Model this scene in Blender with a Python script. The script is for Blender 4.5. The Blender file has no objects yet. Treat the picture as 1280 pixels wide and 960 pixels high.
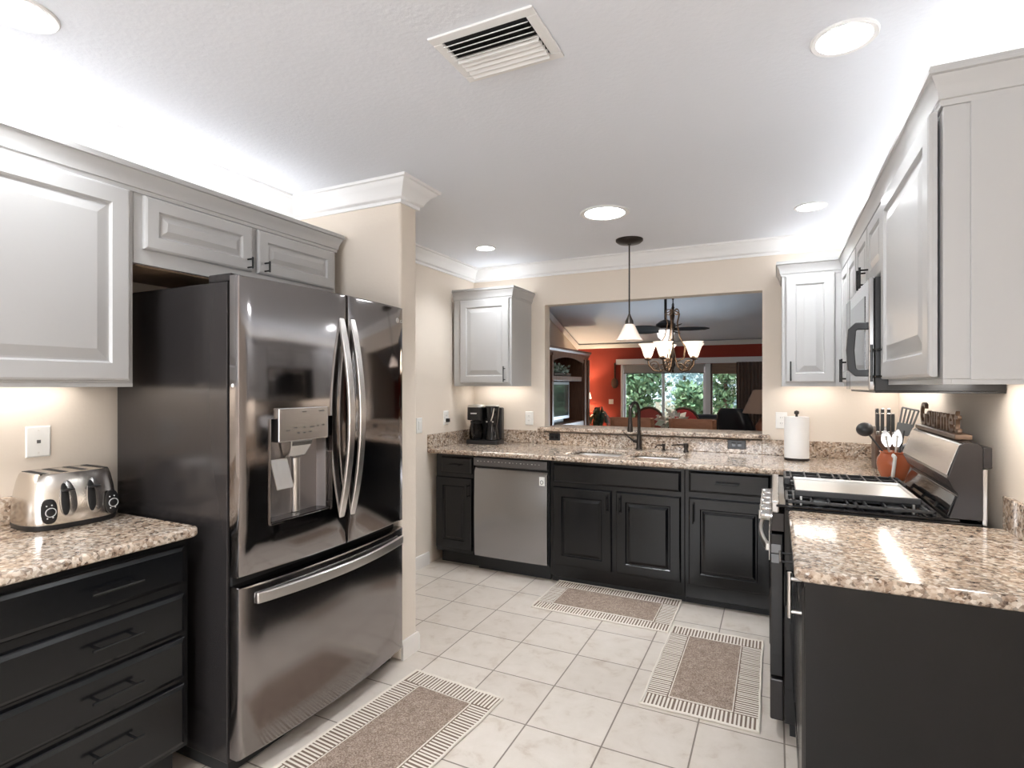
import bpy, bmesh, math, random
from mathutils import Vector, Matrix
random.seed(7)
S = bpy.context.scene
C = S.collection
PI = math.pi

# ------------------------------------------------------------------ camera, world, exposure
CAM_H = 1.42
YAW = math.atan2(330, 687)
cam_d = bpy.data.cameras.new('camera')
cam_d.sensor_width = 36.0
cam_d.lens = 687.0 / 1280.0 * 36.0
cam_d.shift_y = 2.0 / 1280.0
cam_d.clip_start = 0.03
cam_d.clip_end = 200
cam = bpy.data.objects.new('camera', cam_d)
C.objects.link(cam)
cam.location = (0, 0, CAM_H)
cam.rotation_euler = (PI / 2, 0, YAW)
S.camera = cam

S.view_settings.view_transform = 'Standard'
S.view_settings.look = 'None'
S.view_settings.gamma = 1.0
S.view_settings.use_curve_mapping = False
S.view_settings.exposure = 0.36

W = bpy.data.worlds.new('world')
S.world = W
W.use_nodes = True
wn = W.node_tree.nodes
wl = W.node_tree.links
bg = wn['Background']
bg.inputs['Color'].default_value = (0.80, 0.90, 1.0, 1)
bg.inputs['Strength'].default_value = 2.2

SUN_STRENGTH = 5.0
WINDOW_LIGHT = 75.0        # daylight through the window behind the camera
DOOR_LIGHT = 430.0         # daylight through the glass door of the living room
LENS_E = 30.0              # recessed lamps
BIG_LENS_E = 25.0
DOWN_K = 1.0
STRIP_UP = 11.0            # strips above the wall cabinets
STRIP_DOWN = 12.0           # strips under the wall cabinets

sun_d = bpy.data.lights.new('sun', 'SUN')
sun_d.energy = SUN_STRENGTH
sun_d.angle = 0.02
sun_d.color = (1, 0.95, 0.86)
sun = bpy.data.objects.new('sun', sun_d)
C.objects.link(sun)
sun.rotation_euler = (math.radians(42), 0, math.radians(-60))


def area(name, loc, rot, sx, sy, power, col=(1, 1, 1)):
    d = bpy.data.lights.new(name, 'AREA')
    d.shape = 'RECTANGLE'
    d.size = sx
    d.size_y = sy
    d.energy = power
    d.color = col
    o = bpy.data.objects.new(name, d)
    C.objects.link(o)
    o.location = loc
    o.rotation_euler = rot
    return o


area('daylight_rear_window', (-0.9, -2.86, 1.5), (PI / 2, 0, 0), 2.0, 1.5, WINDOW_LIGHT, (0.97, 0.98, 1.0))
area('daylight_patio_bounce', (-2.0, 14.6, -0.08), (-math.radians(145), 0, 0), 4.2, 1.6, DOOR_LIGHT, (0.72, 0.84, 1.0))
area('daylight_patio_sky', (-2.0, 15.2, 4.2), (-math.radians(55), 0, 0), 4.0, 2.0, DOOR_LIGHT, (0.72, 0.84, 1.0))


# ------------------------------------------------------------------ materials
def mat(name, col=(0.5, 0.5, 0.5), rough=0.5, metal=0.0, emit=None, estr=0.0, spec=0.5, coat=0.0):
    m = bpy.data.materials.new(name)
    m.use_nodes = True
    b = m.node_tree.nodes['Principled BSDF']
    b.inputs['Base Color'].default_value = (*col, 1)
    b.inputs['Roughness'].default_value = rough
    b.inputs['Metallic'].default_value = metal
    b.inputs['Specular IOR Level'].default_value = spec
    b.inputs['Coat Weight'].default_value = coat
    if emit:
        b.inputs['Emission Color'].default_value = (*emit, 1)
        b.inputs['Emission Strength'].default_value = estr
    return m


def nt(m):
    return m.node_tree.nodes, m.node_tree.links, m.node_tree.nodes['Principled BSDF']


def coords(m, scale=(1, 1, 1), rot=(0, 0, 0), which='Object', loc=(0, 0, 0)):
    n, l, b = nt(m)
    tc = n.new('ShaderNodeTexCoord')
    mp = n.new('ShaderNodeMapping')
    mp.inputs['Scale'].default_value = scale
    mp.inputs['Rotation'].default_value = rot
    mp.inputs['Location'].default_value = loc
    if which == 'World':
        g = n.new('ShaderNodeNewGeometry')
        l.new(g.outputs['Position'], mp.inputs['Vector'])
    else:
        l.new(tc.outputs[which], mp.inputs['Vector'])
    return mp.outputs['Vector']


def noise(m, vec, scale, detail=4, rough=0.55, dist=0.0):
    n, l, b = nt(m)
    t = n.new('ShaderNodeTexNoise')
    t.inputs['Scale'].default_value = scale
    t.inputs['Detail'].default_value = detail
    t.inputs['Roughness'].default_value = rough
    t.inputs['Distortion'].default_value = dist
    l.new(vec, t.inputs['Vector'])
    return t


def ramp(m, fac, stops, const=False):
    n, l, b = nt(m)
    r = n.new('ShaderNodeValToRGB')
    if const:
        r.color_ramp.interpolation = 'CONSTANT'
    els = r.color_ramp.elements
    while len(els) > 1:
        els.remove(els[-1])
    els[0].position = stops[0][0]
    els[0].color = (*stops[0][1], 1)
    for p, c in stops[1:]:
        e = els.new(p)
        e.color = (*c, 1)
    l.new(fac, r.inputs['Fac'])
    return r.outputs['Color']


def mix(m, a, b_, fac, mode='MIX'):
    n, l, b = nt(m)
    x = n.new('ShaderNodeMix')
    x.data_type = 'RGBA'
    x.blend_type = mode
    for s, v in ((0, fac), (6, a), (7, b_)):
        if isinstance(v, (int, float)):
            x.inputs[s].default_value = v
        elif isinstance(v, tuple):
            x.inputs[s].default_value = (*v, 1)
        else:
            l.new(v, x.inputs[s])
    return x.outputs[2]


def bump(m, h, strength=0.2, dist=0.01):
    n, l, b = nt(m)
    bp = n.new('ShaderNodeBump')
    bp.inputs['Strength'].default_value = strength
    bp.inputs['Distance'].default_value = dist
    l.new(h, bp.inputs['Height'])
    l.new(bp.outputs['Normal'], b.inputs['Normal'])


def plaster(name, col, scale=60, strength=0.12, rough=0.85):
    m = mat(name, col, rough)
    v = coords(m, which='World')
    t = noise(m, v, scale, 5)
    bump(m, t.outputs['Fac'], strength, 0.006)
    return m


M = {}
M['wall'] = plaster('wall_beige', (0.745, 0.662, 0.572))
M['red'] = plaster('wall_red', (0.34, 0.048, 0.030))
M['ceiling'] = plaster('ceiling_white', (0.785, 0.815, 0.875), 55, 0.22)
M['trim'] = mat('trim_white', (0.84, 0.84, 0.84), 0.4)
M['grey'] = mat('paint_light_grey', (0.485, 0.48, 0.475), 0.32)
M['black'] = mat('paint_black', (0.0033, 0.0038, 0.0048), 0.22, spec=0.42)
M['kick'] = mat('kick_black', (0.008, 0.008, 0.009), 0.6)
M['bronze'] = mat('dark_bronze', (0.035, 0.028, 0.024), 0.35, 0.7)
M['handle'] = mat('black_handle', (0.012, 0.012, 0.012), 0.2, 0.2)
M['white'] = mat('white_plastic', (0.82, 0.81, 0.78), 0.35)
M['offwhite'] = mat('off_white', (0.78, 0.76, 0.72), 0.6)
M['blackp'] = mat('black_plastic', (0.012, 0.012, 0.013), 0.3)
M['gloss'] = mat('black_gloss', (0.006, 0.006, 0.007), 0.06)
M['rubber'] = mat('dark_rubber', (0.01, 0.01, 0.01), 0.7)
M['iron'] = mat('cast_iron', (0.018, 0.018, 0.019), 0.42)
M['chrome'] = mat('chrome', (0.55, 0.54, 0.53), 0.18, 1.0)
M['darkgrey'] = mat('dark_grey_marking', (0.10, 0.10, 0.10), 0.5)
M['lightmark'] = mat('light_marking', (0.7, 0.7, 0.7), 0.5)
M['silver'] = mat('silver_handle', (0.66, 0.64, 0.62), 0.30, 1.0)


def brushed(name, col, rough, axis_scale, amt=0.06, spec=0.5):
    m = mat(name, col, rough, 1.0)
    n, l, b = nt(m)
    v = coords(m, axis_scale)
    t = noise(m, v, 1.0, 3)
    mr = n.new('ShaderNodeMapRange')
    mr.inputs['To Min'].default_value = rough - amt
    mr.inputs['To Max'].default_value = rough + amt
    l.new(t.outputs['Fac'], mr.inputs['Value'])
    l.new(mr.outputs['Result'], b.inputs['Roughness'])
    return m


M['fridge'] = brushed('black_stainless', (0.30, 0.282, 0.28), 0.085, (3, 400, 3), 0.02)
M['freezer'] = brushed('black_stainless_brushed', (0.30, 0.282, 0.28), 0.17, (3, 400, 3), 0.03)
M['fridge_side'] = mat('fridge_side_grey', (0.040, 0.036, 0.036), 0.2, 0.4)
M['steel'] = brushed('brushed_steel', (0.56, 0.545, 0.53), 0.27, (3, 3, 300), 0.004)
M['steel_dw'] = brushed('brushed_steel_cool', (0.34, 0.34, 0.35), 0.26, (260, 3, 3), 0.02)
M['dw_panel'] = mat('dishwasher_panel_grey', (0.16, 0.16, 0.165), 0.3, 0.9)
M['toaster'] = brushed('toaster_steel', (0.70, 0.66, 0.61), 0.22, (3, 3, 300), 0.02)
M['sink'] = brushed('sink_steel', (0.72, 0.71, 0.69), 0.3, (200, 4, 4), 0.04)
M['micro'] = brushed('microwave_front_steel', (0.42, 0.41, 0.41), 0.12, (4, 300, 4), 0.03)


def granite():
    m = mat('granite', (0.6, 0.5, 0.4), 0.10)
    n, l, b = nt(m)
    v = coords(m, which='World', scale=(1, 1, 1))
    v2 = coords(m, which='World', scale=(1.0, 1.0, 1.0), rot=(0.5, 0.3, 0.7))
    big = noise(m, v, 5, 4, 0.6, 0.4)
    med = noise(m, v2, 34, 6, 0.70, 0.6)
    vo = n.new('ShaderNodeTexVoronoi')
    vo.inputs['Scale'].default_value = 105
    l.new(mixvec(m, v, med, 0.012), vo.inputs['Vector'])
    sx = n.new('ShaderNodeSeparateColor')
    l.new(vo.outputs['Color'], sx.inputs['Color'])
    cell = ramp(m, sx.outputs[0], [(0, (0.022, 0.016, 0.013)), (0.13, (0.10, 0.066, 0.048)), (0.25, (0.27, 0.19, 0.135)),
                                    (0.44, (0.44, 0.345, 0.27)), (0.68, (0.60, 0.52, 0.435)), (0.88, (0.74, 0.69, 0.62))], True)
    cloud = ramp(m, med.outputs['Fac'], [(0.34, (0.03, 0.021, 0.017)), (0.42, (0.19, 0.125, 0.09)), (0.48, (0.45, 0.355, 0.28)),
                                          (0.58, (0.62, 0.54, 0.455)), (0.70, (0.74, 0.69, 0.62))])
    c1 = mix(m, cell, cloud, 0.45)
    tint = ramp(m, big.outputs['Fac'], [(0.35, (1.02, 0.94, 0.86)), (0.6, (1.0, 1.0, 1.0))])
    c2 = mix(m, c1, tint, 1.0, 'MULTIPLY')
    l.new(c2, b.inputs['Base Color'])
    return m


def mixvec(m, v, t, amt):
    n, l, b = nt(m)
    s = n.new('ShaderNodeVectorMath')
    s.operation = 'SCALE'
    l.new(t.outputs['Color'], s.inputs[0])
    s.inputs['Scale'].default_value = amt
    a = n.new('ShaderNodeVectorMath')
    a.operation = 'ADD'
    l.new(v, a.inputs[0])
    l.new(s.outputs[0], a.inputs[1])
    return a.outputs[0]


M['granite'] = granite()
M['granite_ledge'] = granite()
M['granite_ledge'].name = 'granite_honed'
M['granite_ledge'].node_tree.nodes['Principled BSDF'].inputs['Roughness'].default_value = 0.4
M['granite_ledge'].node_tree.nodes['Principled BSDF'].inputs['Specular IOR Level'].default_value = 0.25


def tile_floor():
    m = mat('floor_tile', (0.66, 0.58, 0.5), 0.33)
    n, l, b = nt(m)
    v = coords(m, which='World', loc=(0.62 + 0.325 * 20, -2.43 + 0.331 * 30, 0))
    br = n.new('ShaderNodeTexBrick')
    br.offset = 0.0
    br.squash = 1.0
    br.inputs['Scale'].default_value = 1.0
    br.inputs['Brick Width'].default_value = 0.325
    br.inputs['Row Height'].default_value = 0.331
    br.inputs['Mortar Size'].default_value = 0.0035
    br.inputs['Mortar Smooth'].default_value = 0.15
    br.inputs['Bias'].default_value = 0.0
    br.inputs['Color1'].default_value = (0.60, 0.54, 0.482, 1)
    br.inputs['Color2'].default_value = (0.55, 0.49, 0.435, 1)
    br.inputs['Mortar'].default_value = (0.20, 0.165, 0.135, 1)
    l.new(v, br.inputs['Vector'])
    w = coords(m, which='World')
    t = noise(m, w, 9, 6, 0.65, 0.5)
    cl = ramp(m, t.outputs['Fac'], [(0.28, (0.78, 0.71, 0.645)), (0.45, (0.98, 0.97, 0.95)), (0.7, (1.06, 1.06, 1.06))])
    l.new(mix(m, br.outputs['Color'], cl, 0.9, 'MULTIPLY'), b.inputs['Base Color'])
    mr = n.new('ShaderNodeMapRange')
    mr.inputs['To Min'].default_value = 1
    mr.inputs['To Max'].default_value = 0
    l.new(br.outputs['Fac'], mr.inputs['Value'])
    bump(m, mr.outputs['Result'], 0.5, 0.003)
    return m


M['floor'] = tile_floor()


def wood(name, c1, c2, sc=(3, 3, 26), rough=0.4):
    m = mat(name, c1, rough)
    n, l, b = nt(m)
    v = coords(m, sc)
    t = noise(m, v, 1.6, 6, 0.6, 1.2)
    l.new(ramp(m, t.outputs['Fac'], [(0.3, c1), (0.7, c2)]), b.inputs['Base Color'])
    return m


M['cherry'] = wood('cherry_wood', (0.20, 0.095, 0.058), (0.33, 0.175, 0.11), (14, 14, 2))
M['oak'] = wood('chair_oak', (0.34, 0.14, 0.075), (0.47, 0.225, 0.13), (3, 14, 14))
M['darkwood'] = wood('dark_wood', (0.055, 0.025, 0.014), (0.10, 0.05, 0.028))
M['underside'] = wood('cabinet_underside', (0.20, 0.13, 0.085), (0.28, 0.19, 0.12), (3, 20, 3), 0.6)
M['signwood'] = wood('sign_wood', (0.10, 0.055, 0.032), (0.20, 0.125, 0.08))
M['curtain'] = mat('curtain_brown', (0.19, 0.135, 0.11), 0.85)
M['leather'] = mat('black_leather', (0.012, 0.013, 0.018), 0.33)
M['redfab'] = mat('red_fabric', (0.50, 0.05, 0.055), 0.8)
M['maroon'] = mat('maroon_fabric', (0.30, 0.055, 0.045), 0.8)
M['shade_lamp'] = mat('brown_lamp_shade', (0.30, 0.21, 0.165), 0.8)
M['glow_shade'] = mat('frosted_glass_lit', (0.95, 0.88, 0.78), 0.5, emit=(1.0, 0.86, 0.70), estr=0.95)
M['fan_glass'] = mat('fan_glass_lit', (0.95, 0.95, 0.95), 0.4, emit=(1.0, 0.97, 0.95), estr=0.9)
M['pend_shade'] = mat('pendant_glass', (0.60, 0.49, 0.415), 0.45, emit=(1.0, 0.84, 0.72), estr=0.12)
M['table_shade'] = mat('lit_table_shade', (0.95, 0.85, 0.7), 0.6, emit=(1.0, 0.80, 0.52), estr=5.0)
M['lens'] = mat('lamp_lens', (1, 1, 1), 0.5, emit=(0.95, 0.975, 1.0), estr=LENS_E)
M['lens_big'] = mat('lamp_lens_wide', (1, 1, 1), 0.5, emit=(0.95, 0.975, 1.0), estr=BIG_LENS_E)
M['strip_up'] = mat('led_strip_up', (1, 1, 1), 0.5, emit=(0.97, 0.985, 1.0), estr=STRIP_UP)
M['strip_down'] = mat('led_strip_down', (1, 1, 1), 0.5, emit=(1.0, 0.955, 0.90), estr=STRIP_DOWN)
M['terra'] = mat('terracotta_glaze', (0.42, 0.105, 0.04), 0.22, coat=0.4)
M['paper'] = mat('paper_towel', (0.86, 0.85, 0.83), 0.9)
M['dark_uten'] = mat('dark_utensil', (0.03, 0.03, 0.03), 0.4)
M['grey_uten'] = mat('grey_utensil', (0.12, 0.12, 0.115), 0.45)
M['screen'] = mat('tv_screen', (0.03, 0.03, 0.033), 0.12)
M['tvframe'] = mat('tv_frame_silver', (0.35, 0.35, 0.36), 0.35, 0.6)
M['soil'] = mat('ground_soil', (0.18, 0.15, 0.10), 0.95)
M['ceramic'] = mat('ceramic_pot', (0.25, 0.10, 0.06), 0.3)


def leafmat(name, a, b_):
    m = mat(name, a, 0.5)
    n, l, b = nt(m)
    v = coords(m, which='World')
    t = noise(m, v, 7, 2)
    l.new(ramp(m, t.outputs['Fac'], [(0.35, a), (0.65, b_)]), b.inputs['Base Color'])
    return m


M['leaf'] = leafmat('leaf_green', (0.045, 0.12, 0.06), (0.24, 0.36, 0.20))
M['leaf_blue'] = leafmat('leaf_bluegreen', (0.22, 0.36, 0.38), (0.62, 0.74, 0.80))
M['leaf_pale'] = leafmat('leaf_pale', (0.30, 0.40, 0.30), (0.62, 0.70, 0.62))
M['leaf_dark'] = leafmat('leaf_dark', (0.012, 0.035, 0.018), (0.05, 0.10, 0.05))
M['bark'] = mat('bark', (0.12, 0.08, 0.055), 0.9)


def glassmat(name, tint=(1, 1, 1), gl=0.08):
    m = bpy.data.materials.new(name)
    m.use_nodes = True
    n = m.node_tree.nodes
    l = m.node_tree.links
    n.clear()
    out = n.new('ShaderNodeOutputMaterial')
    tr = n.new('ShaderNodeBsdfTransparent')
    tr.inputs['Color'].default_value = (*tint, 1)
    gs = n.new('ShaderNodeBsdfGlossy')
    gs.inputs['Roughness'].default_value = 0.02
    fr = n.new('ShaderNodeFresnel')
    fr.inputs['IOR'].default_value = 1.35
    mx = n.new('ShaderNodeMixShader')
    l.new(fr.outputs[0], mx.inputs[0])
    l.new(tr.outputs[0], mx.inputs[1])
    l.new(gs.outputs[0], mx.inputs[2])
    l.new(mx.outputs[0], out.inputs['Surface'])
    return m


M['glass'] = glassmat('clear_glass', (0.97, 0.99, 0.98))
M['carafe'] = glassmat('carafe_glass', (0.55, 0.55, 0.57))


def rugmat():
    m = mat('rug_weave_brown', (0.3, 0.22, 0.17), 0.95)
    n, l, b = nt(m)
    v = coords(m, (1, 1, 1))
    t = noise(m, v, 190, 3, 0.7)
    t2 = noise(m, v, 28, 4, 0.6)
    c = ramp(m, t.outputs['Fac'], [(0.32, (0.13, 0.085, 0.062)), (0.5, (0.29, 0.215, 0.165)), (0.68, (0.46, 0.375, 0.31))])
    c2 = ramp(m, t2.outputs['Fac'], [(0.35, (0.82, 0.80, 0.79)), (0.65, (1.08, 1.08, 1.08))])
    l.new(mix(m, c, c2, 1.0, 'MULTIPLY'), b.inputs['Base Color'])
    bump(m, t.outputs['Fac'], 0.7, 0.004)
    return m


M['rug'] = rugmat()
M['rug_base'] = mat('rug_border_brown', (0.17, 0.12, 0.09), 0.95)
M['rug_rib'] = mat('rug_rib_cream', (0.68, 0.62, 0.54), 0.95)


# ------------------------------------------------------------------ mesh helpers
class B:
    def __init__(self):
        self.bm = bmesh.new()

    def poly(self, verts, faces):
        vs = [self.bm.verts.new(v) for v in verts]
        for f in faces:
            try:
                self.bm.faces.new([vs[i] for i in f])
            except ValueError:
                pass
        return self

    def box(self, x0, x1, y0, y1, z0, z1):
        x0, x1 = sorted((x0, x1)); y0, y1 = sorted((y0, y1)); z0, z1 = sorted((z0, z1))
        v = [(x, y, z) for z in (z0, z1) for y in (y0, y1) for x in (x0, x1)]
        return self.poly(v, [(0, 2, 3, 1), (4, 5, 7, 6), (0, 1, 5, 4), (2, 6, 7, 3), (0, 4, 6, 2), (1, 3, 7, 5)])

    def obox(self, c, sx, sy, sz, mtx):
        v = [Vector(c) + mtx @ Vector((x * sx / 2, y * sy / 2, z * sz / 2)) for z in (-1, 1) for y in (-1, 1) for x in (-1, 1)]
        return self.poly(v, [(0, 2, 3, 1), (4, 5, 7, 6), (0, 1, 5, 4), (2, 6, 7, 3), (0, 4, 6, 2), (1, 3, 7, 5)])

    def loft(self, rings, cap=True, closed=False):
        n = len(rings[0])
        base = [[self.bm.verts.new(p) for p in r] for r in rings]
        R = len(base)
        for i in range(R if closed else R - 1):
            a, b = base[i], base[(i + 1) % R]
            for j in range(n):
                k = (j + 1) % n
                try:
                    self.bm.faces.new((a[j], a[k], b[k], b[j]))
                except ValueError:
                    pass
        if cap and not closed:
            try:
                self.bm.faces.new(base[0][::-1])
                self.bm.faces.new(base[-1])
            except ValueError:
                pass
        return self

    def tube(self, pts, r, seg=10, cap=True, closed=False, flat=None, up=None):
        pts = [Vector(p) for p in pts]
        n = len(pts)
        rad = r if isinstance(r, (list, tuple)) else [r] * n
        rings = []
        u_prev = None
        for i, p in enumerate(pts):
            if closed:
                t = pts[(i + 1) % n] - pts[i - 1]
            else:
                t = pts[min(i + 1, n - 1)] - pts[max(i - 1, 0)]
            t = t.normalized() if t.length > 1e-9 else Vector((0, 0, 1))
            if u_prev is None:
                ref = Vector(up) if up else (Vector((0, 0, 1)) if abs(t.z) < 0.9 else Vector((1, 0, 0)))
                u = (ref - t * ref.dot(t)).normalized()
            else:
                u = u_prev - t * u_prev.dot(t)
                u = u.normalized() if u.length > 1e-6 else u_prev
            u_prev = u
            w = t.cross(u)
            fa, fb = flat if flat else (1, 1)
            if flat and seg == 4:
                rings.append([p + u * (rad[i] * fa * a) + w * (rad[i] * fb * b) for a, b in ((-1, -1), (1, -1), (1, 1), (-1, 1))])
            else:
                rings.append([p + u * (math.cos(2 * PI * k / seg) * rad[i] * fa) + w * (math.sin(2 * PI * k / seg) * rad[i] * fb) for k in range(seg)])
        return self.loft(rings, cap, closed)

    def cyl(self, p0, p1, r, seg=20, r1=None):
        return self.tube([p0, p1], [r, r if r1 is None else r1], seg)

    def lathe(self, prof, c=(0, 0, 0), seg=28, cap=True, axis='z', a0=0.0):
        rings = []
        for r, z in prof:
            r = max(r, 1e-4)
            if axis == 'z':
                rings.append([(c[0] + r * math.cos(2 * PI * k / seg + a0), c[1] + r * math.sin(2 * PI * k / seg + a0), c[2] + z) for k in range(seg)])
            elif axis == 'x':
                rings.append([(c[0] + z, c[1] + r * math.cos(2 * PI * k / seg), c[2] + r * math.sin(2 * PI * k / seg)) for k in range(seg)])
            else:
                rings.append([(c[0] + r * math.cos(2 * PI * k / seg), c[1] + z, c[2] + r * math.sin(2 * PI * k / seg)) for k in range(seg)])
        return self.loft(rings, cap)

    def sphere(self, c, r, seg=16, rings=10, sc=(1, 1, 1)):
        rr = []
        for i in range(rings + 1):
            th = PI * i / rings
            q = max(math.sin(th), 1e-3)
            rr.append([(c[0] + r * sc[0] * q * math.cos(2 * PI * k / seg), c[1] + r * sc[1] * q * math.sin(2 * PI * k / seg), c[2] - r * sc[2] * math.cos(th)) for k in range(seg)])
        return self.loft(rr, True)

    def prism(self, poly, a0, a1, axis='z'):
        def pt(p, a):
            return (p[0], p[1], a) if axis == 'z' else ((a, p[0], p[1]) if axis == 'x' else (p[0], a, p[1]))
        return self.loft([[pt(p, a0) for p in poly], [pt(p, a1) for p in poly]], True)

    def rings_panel(self, facing, plane, u0, u1, z0, z1, rings):
        L = []
        for ins, w in rings:
            q = [(u0 + ins, z0 + ins), (u1 - ins, z0 + ins), (u1 - ins, z1 - ins), (u0 + ins, z1 - ins)]
            L.append([F(facing, plane, u, w, z) for u, z in q])
        return self.loft(L, True)


def F(facing, plane, u, w, z):
    if facing == '+X':
        return (plane + w, u, z)
    if facing == '-X':
        return (plane - w, u, z)
    if facing == '-Y':
        return (u, plane - w, z)
    return (u, plane + w, z)


def obj(name, b, m, parent=None, bevel=0.0, smooth=False, bseg=2, base=None):
    bm = b.bm if isinstance(b, B) else b
    bmesh.ops.recalc_face_normals(bm, faces=bm.faces)
    if parent is not None:
        root = parent
        while root.parent:
            root = root.parent
        off = Vector(root.location)
    else:
        xs = [v.co for v in bm.verts]
        lo = Vector((min(v.x for v in xs), min(v.y for v in xs), min(v.z for v in xs)))
        hi = Vector((max(v.x for v in xs), max(v.y for v in xs), max(v.z for v in xs)))
        off = Vector(((lo.x + hi.x) / 2, (lo.y + hi.y) / 2, lo.z)) if base is None else Vector(base)
    bmesh.ops.translate(bm, vec=-off, verts=bm.verts)
    me = bpy.data.meshes.new(name)
    bm.to_mesh(me)
    bm.free()
    for mm in (m if isinstance(m, (list, tuple)) else [m]):
        me.materials.append(M[mm] if isinstance(mm, str) else mm)
    if smooth:
        for p in me.polygons:
            p.use_smooth = True
        try:
            me.set_sharp_from_angle(angle=math.radians(38))
        except Exception:
            pass
    o = bpy.data.objects.new(name, me)
    C.objects.link(o)
    if parent is not None:
        o.parent = parent
    else:
        o.location = off
    if bevel > 0:
        mod = o.modifiers.new('bevel', 'BEVEL')
        mod.width = bevel
        mod.segments = bseg
        mod.limit_method = 'ANGLE'
        mod.angle_limit = math.radians(40)
        mod.harden_normals = False
    return o


def tag(o, label, cat, group=None):
    o['label'] = label
    o['category'] = cat
    if group:
        o['group'] = group
    return o


def thing(name, label, cat, loc=(0, 0, 0), group=None):
    o = bpy.data.objects.new(name, None)
    o.empty_display_size = 0.1
    C.objects.link(o)
    o.location = loc
    return tag(o, label, cat, group)


def struct(name, b, m, bevel=0.0, smooth=False, base=(0, 0, 0)):
    o = obj(name, b, m, None, bevel, smooth, base=base)
    o['kind'] = 'structure'
    return o


def copy_tree(o, parent=None):
    c = o.copy()
    C.objects.link(c)
    if parent is not None:
        c.parent = parent
    for ch in list(o.children):
        copy_tree(ch, c)
    return c


def text_mesh(s, size, depth, m, name, parent, mtx, spacing=1.0, bevel=0.0):
    cu = bpy.data.curves.new('txt', 'FONT')
    cu.body = s
    cu.size = size
    cu.extrude = depth
    cu.space_character = spacing
    cu.bevel_depth = bevel
    cu.align_x = 'CENTER'
    cu.align_y = 'BOTTOM_BASELINE'
    to = bpy.data.objects.new('txt', cu)
    C.objects.link(to)
    dg = bpy.context.evaluated_depsgraph_get()
    me = bpy.data.meshes.new_from_object(to.evaluated_get(dg))
    bpy.data.objects.remove(to)
    me.transform(mtx)
    bm = bmesh.new()
    bm.from_mesh(me)
    bpy.data.meshes.remove(me)
    return obj(name, bm, m, parent)


def facing_mtx(facing, loc):
    # local x = reading direction, local y = up, local z = outward
    if facing == '+X':
        cols = (Vector((0, 1, 0)), Vector((0, 0, 1)), Vector((1, 0, 0)))
    elif facing == '-X':
        cols = (Vector((0, -1, 0)), Vector((0, 0, 1)), Vector((-1, 0, 0)))
    else:
        cols = (Vector((1, 0, 0)), Vector((0, 0, 1)), Vector((0, -1, 0)))
    m = Matrix.Identity(4)
    for i, c in enumerate(cols):
        for j in range(3):
            m[j][i] = c[j]
    return Matrix.Translation(loc) @ m


def sweep(b, prof, path, closed_prof=True, zbase=0.0):
    """prof: list of (out, z); path: 2D points; out is to the right of travel."""
    P2 = [Vector(p) for p in path]
    n = len(P2)
    rings = []
    for i in range(n):
        nrm = []
        if i > 0:
            d = (P2[i] - P2[i - 1]).normalized()
            nrm.append(Vector((d.y, -d.x)))
        if i < n - 1:
            d = (P2[i + 1] - P2[i]).normalized()
            nrm.append(Vector((d.y, -d.x)))
        if len(nrm) == 2:
            q = nrm[0] + nrm[1]
            q = q / max(q.dot(nrm[0]), 0.2)
        else:
            q = nrm[0]
        rings.append([(P2[i].x + q.x * o, P2[i].y + q.y * o, zbase + z) for o, z in prof])
    b.loft(rings, True)
    return b


def slab_grid(b, xs, ys, z0, z1, skip):
    vt = {}

    def V(i, j, z):
        k = (i, j, z)
        if k not in vt:
            vt[k] = b.bm.verts.new((xs[i], ys[j], z))
        return vt[k]
    nx, ny = len(xs) - 1, len(ys) - 1
    solid = {(i, j) for i in range(nx) for j in range(ny) if (i, j) not in skip}
    for i, j in solid:
        b.bm.faces.new((V(i, j, z1), V(i + 1, j, z1), V(i + 1, j + 1, z1), V(i, j + 1, z1)))
        b.bm.faces.new((V(i, j + 1, z0), V(i + 1, j + 1, z0), V(i + 1, j, z0), V(i, j, z0)))
        for di, dj, a, c in ((-1, 0, (i, j), (i, j + 1)), (1, 0, (i + 1, j + 1), (i + 1, j)), (0, -1, (i + 1, j), (i, j)), (0, 1, (i, j + 1), (i + 1, j + 1))):
            if (i + di, j + dj) not in solid:
                b.bm.faces.new((V(*a, z0), V(*c, z0), V(*c, z1), V(*a, z1)))
    return b


def bar_handle(b, facing, plane, u0, u1, z0, z1, out=0.032, r=0.0046):
    """square bar pull from (u0,z0) to (u1,z1) standing off the plane by out."""
    p0 = Vector(F(facing, plane, u0, out, z0)); p1 = Vector(F(facing, plane, u1, out, z1))
    b.tube([p0, p1], r, 10)
    for t in (0.14, 0.86):
        u = u0 + (u1 - u0) * t; z = z0 + (z1 - z0) * t
        b.tube([F(facing, plane, u, 0, z), F(facing, plane, u, out, z)], r * 0.85, 8)
    return b


def door_rings(t=0.02, fr=0.058, raise_w=0.035):
    return [(0, 0), (0, t - 0.009), (0.003, t - 0.003), (0.009, t), (fr, t), (fr + 0.007, t - 0.009), (fr + 0.013, t - 0.009), (fr + 0.013 + raise_w, t - 0.001)]


def slab_rings(t=0.02):
    return [(0, 0), (0, t - 0.009), (0.003, t - 0.006), (0.014, t)]


def add_door(root, facing, plane, u0, u1, z0, z1, m, handle=None, fr=0.058, label=None, name='door', slab=False, rw=None):
    rw = rw or (0.018 if m == 'black' else 0.035)
    b = B()
    b.rings_panel(facing, plane, u0, u1, z0, z1, slab_rings() if slab else door_rings(0.02, fr, rw))
    d = obj(name, b, m, root)
    if label:
        d['label'] = label
    if handle:
        hb = B()
        bar_handle(hb, facing, F_plane(facing, plane, 0.02), *handle)
        h = obj('handle', hb, 'handle', d, smooth=True)
    return d


def F_plane(facing, plane, w):
    return plane + w if facing == '+X' or facing == '+Y' else plane - w


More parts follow.
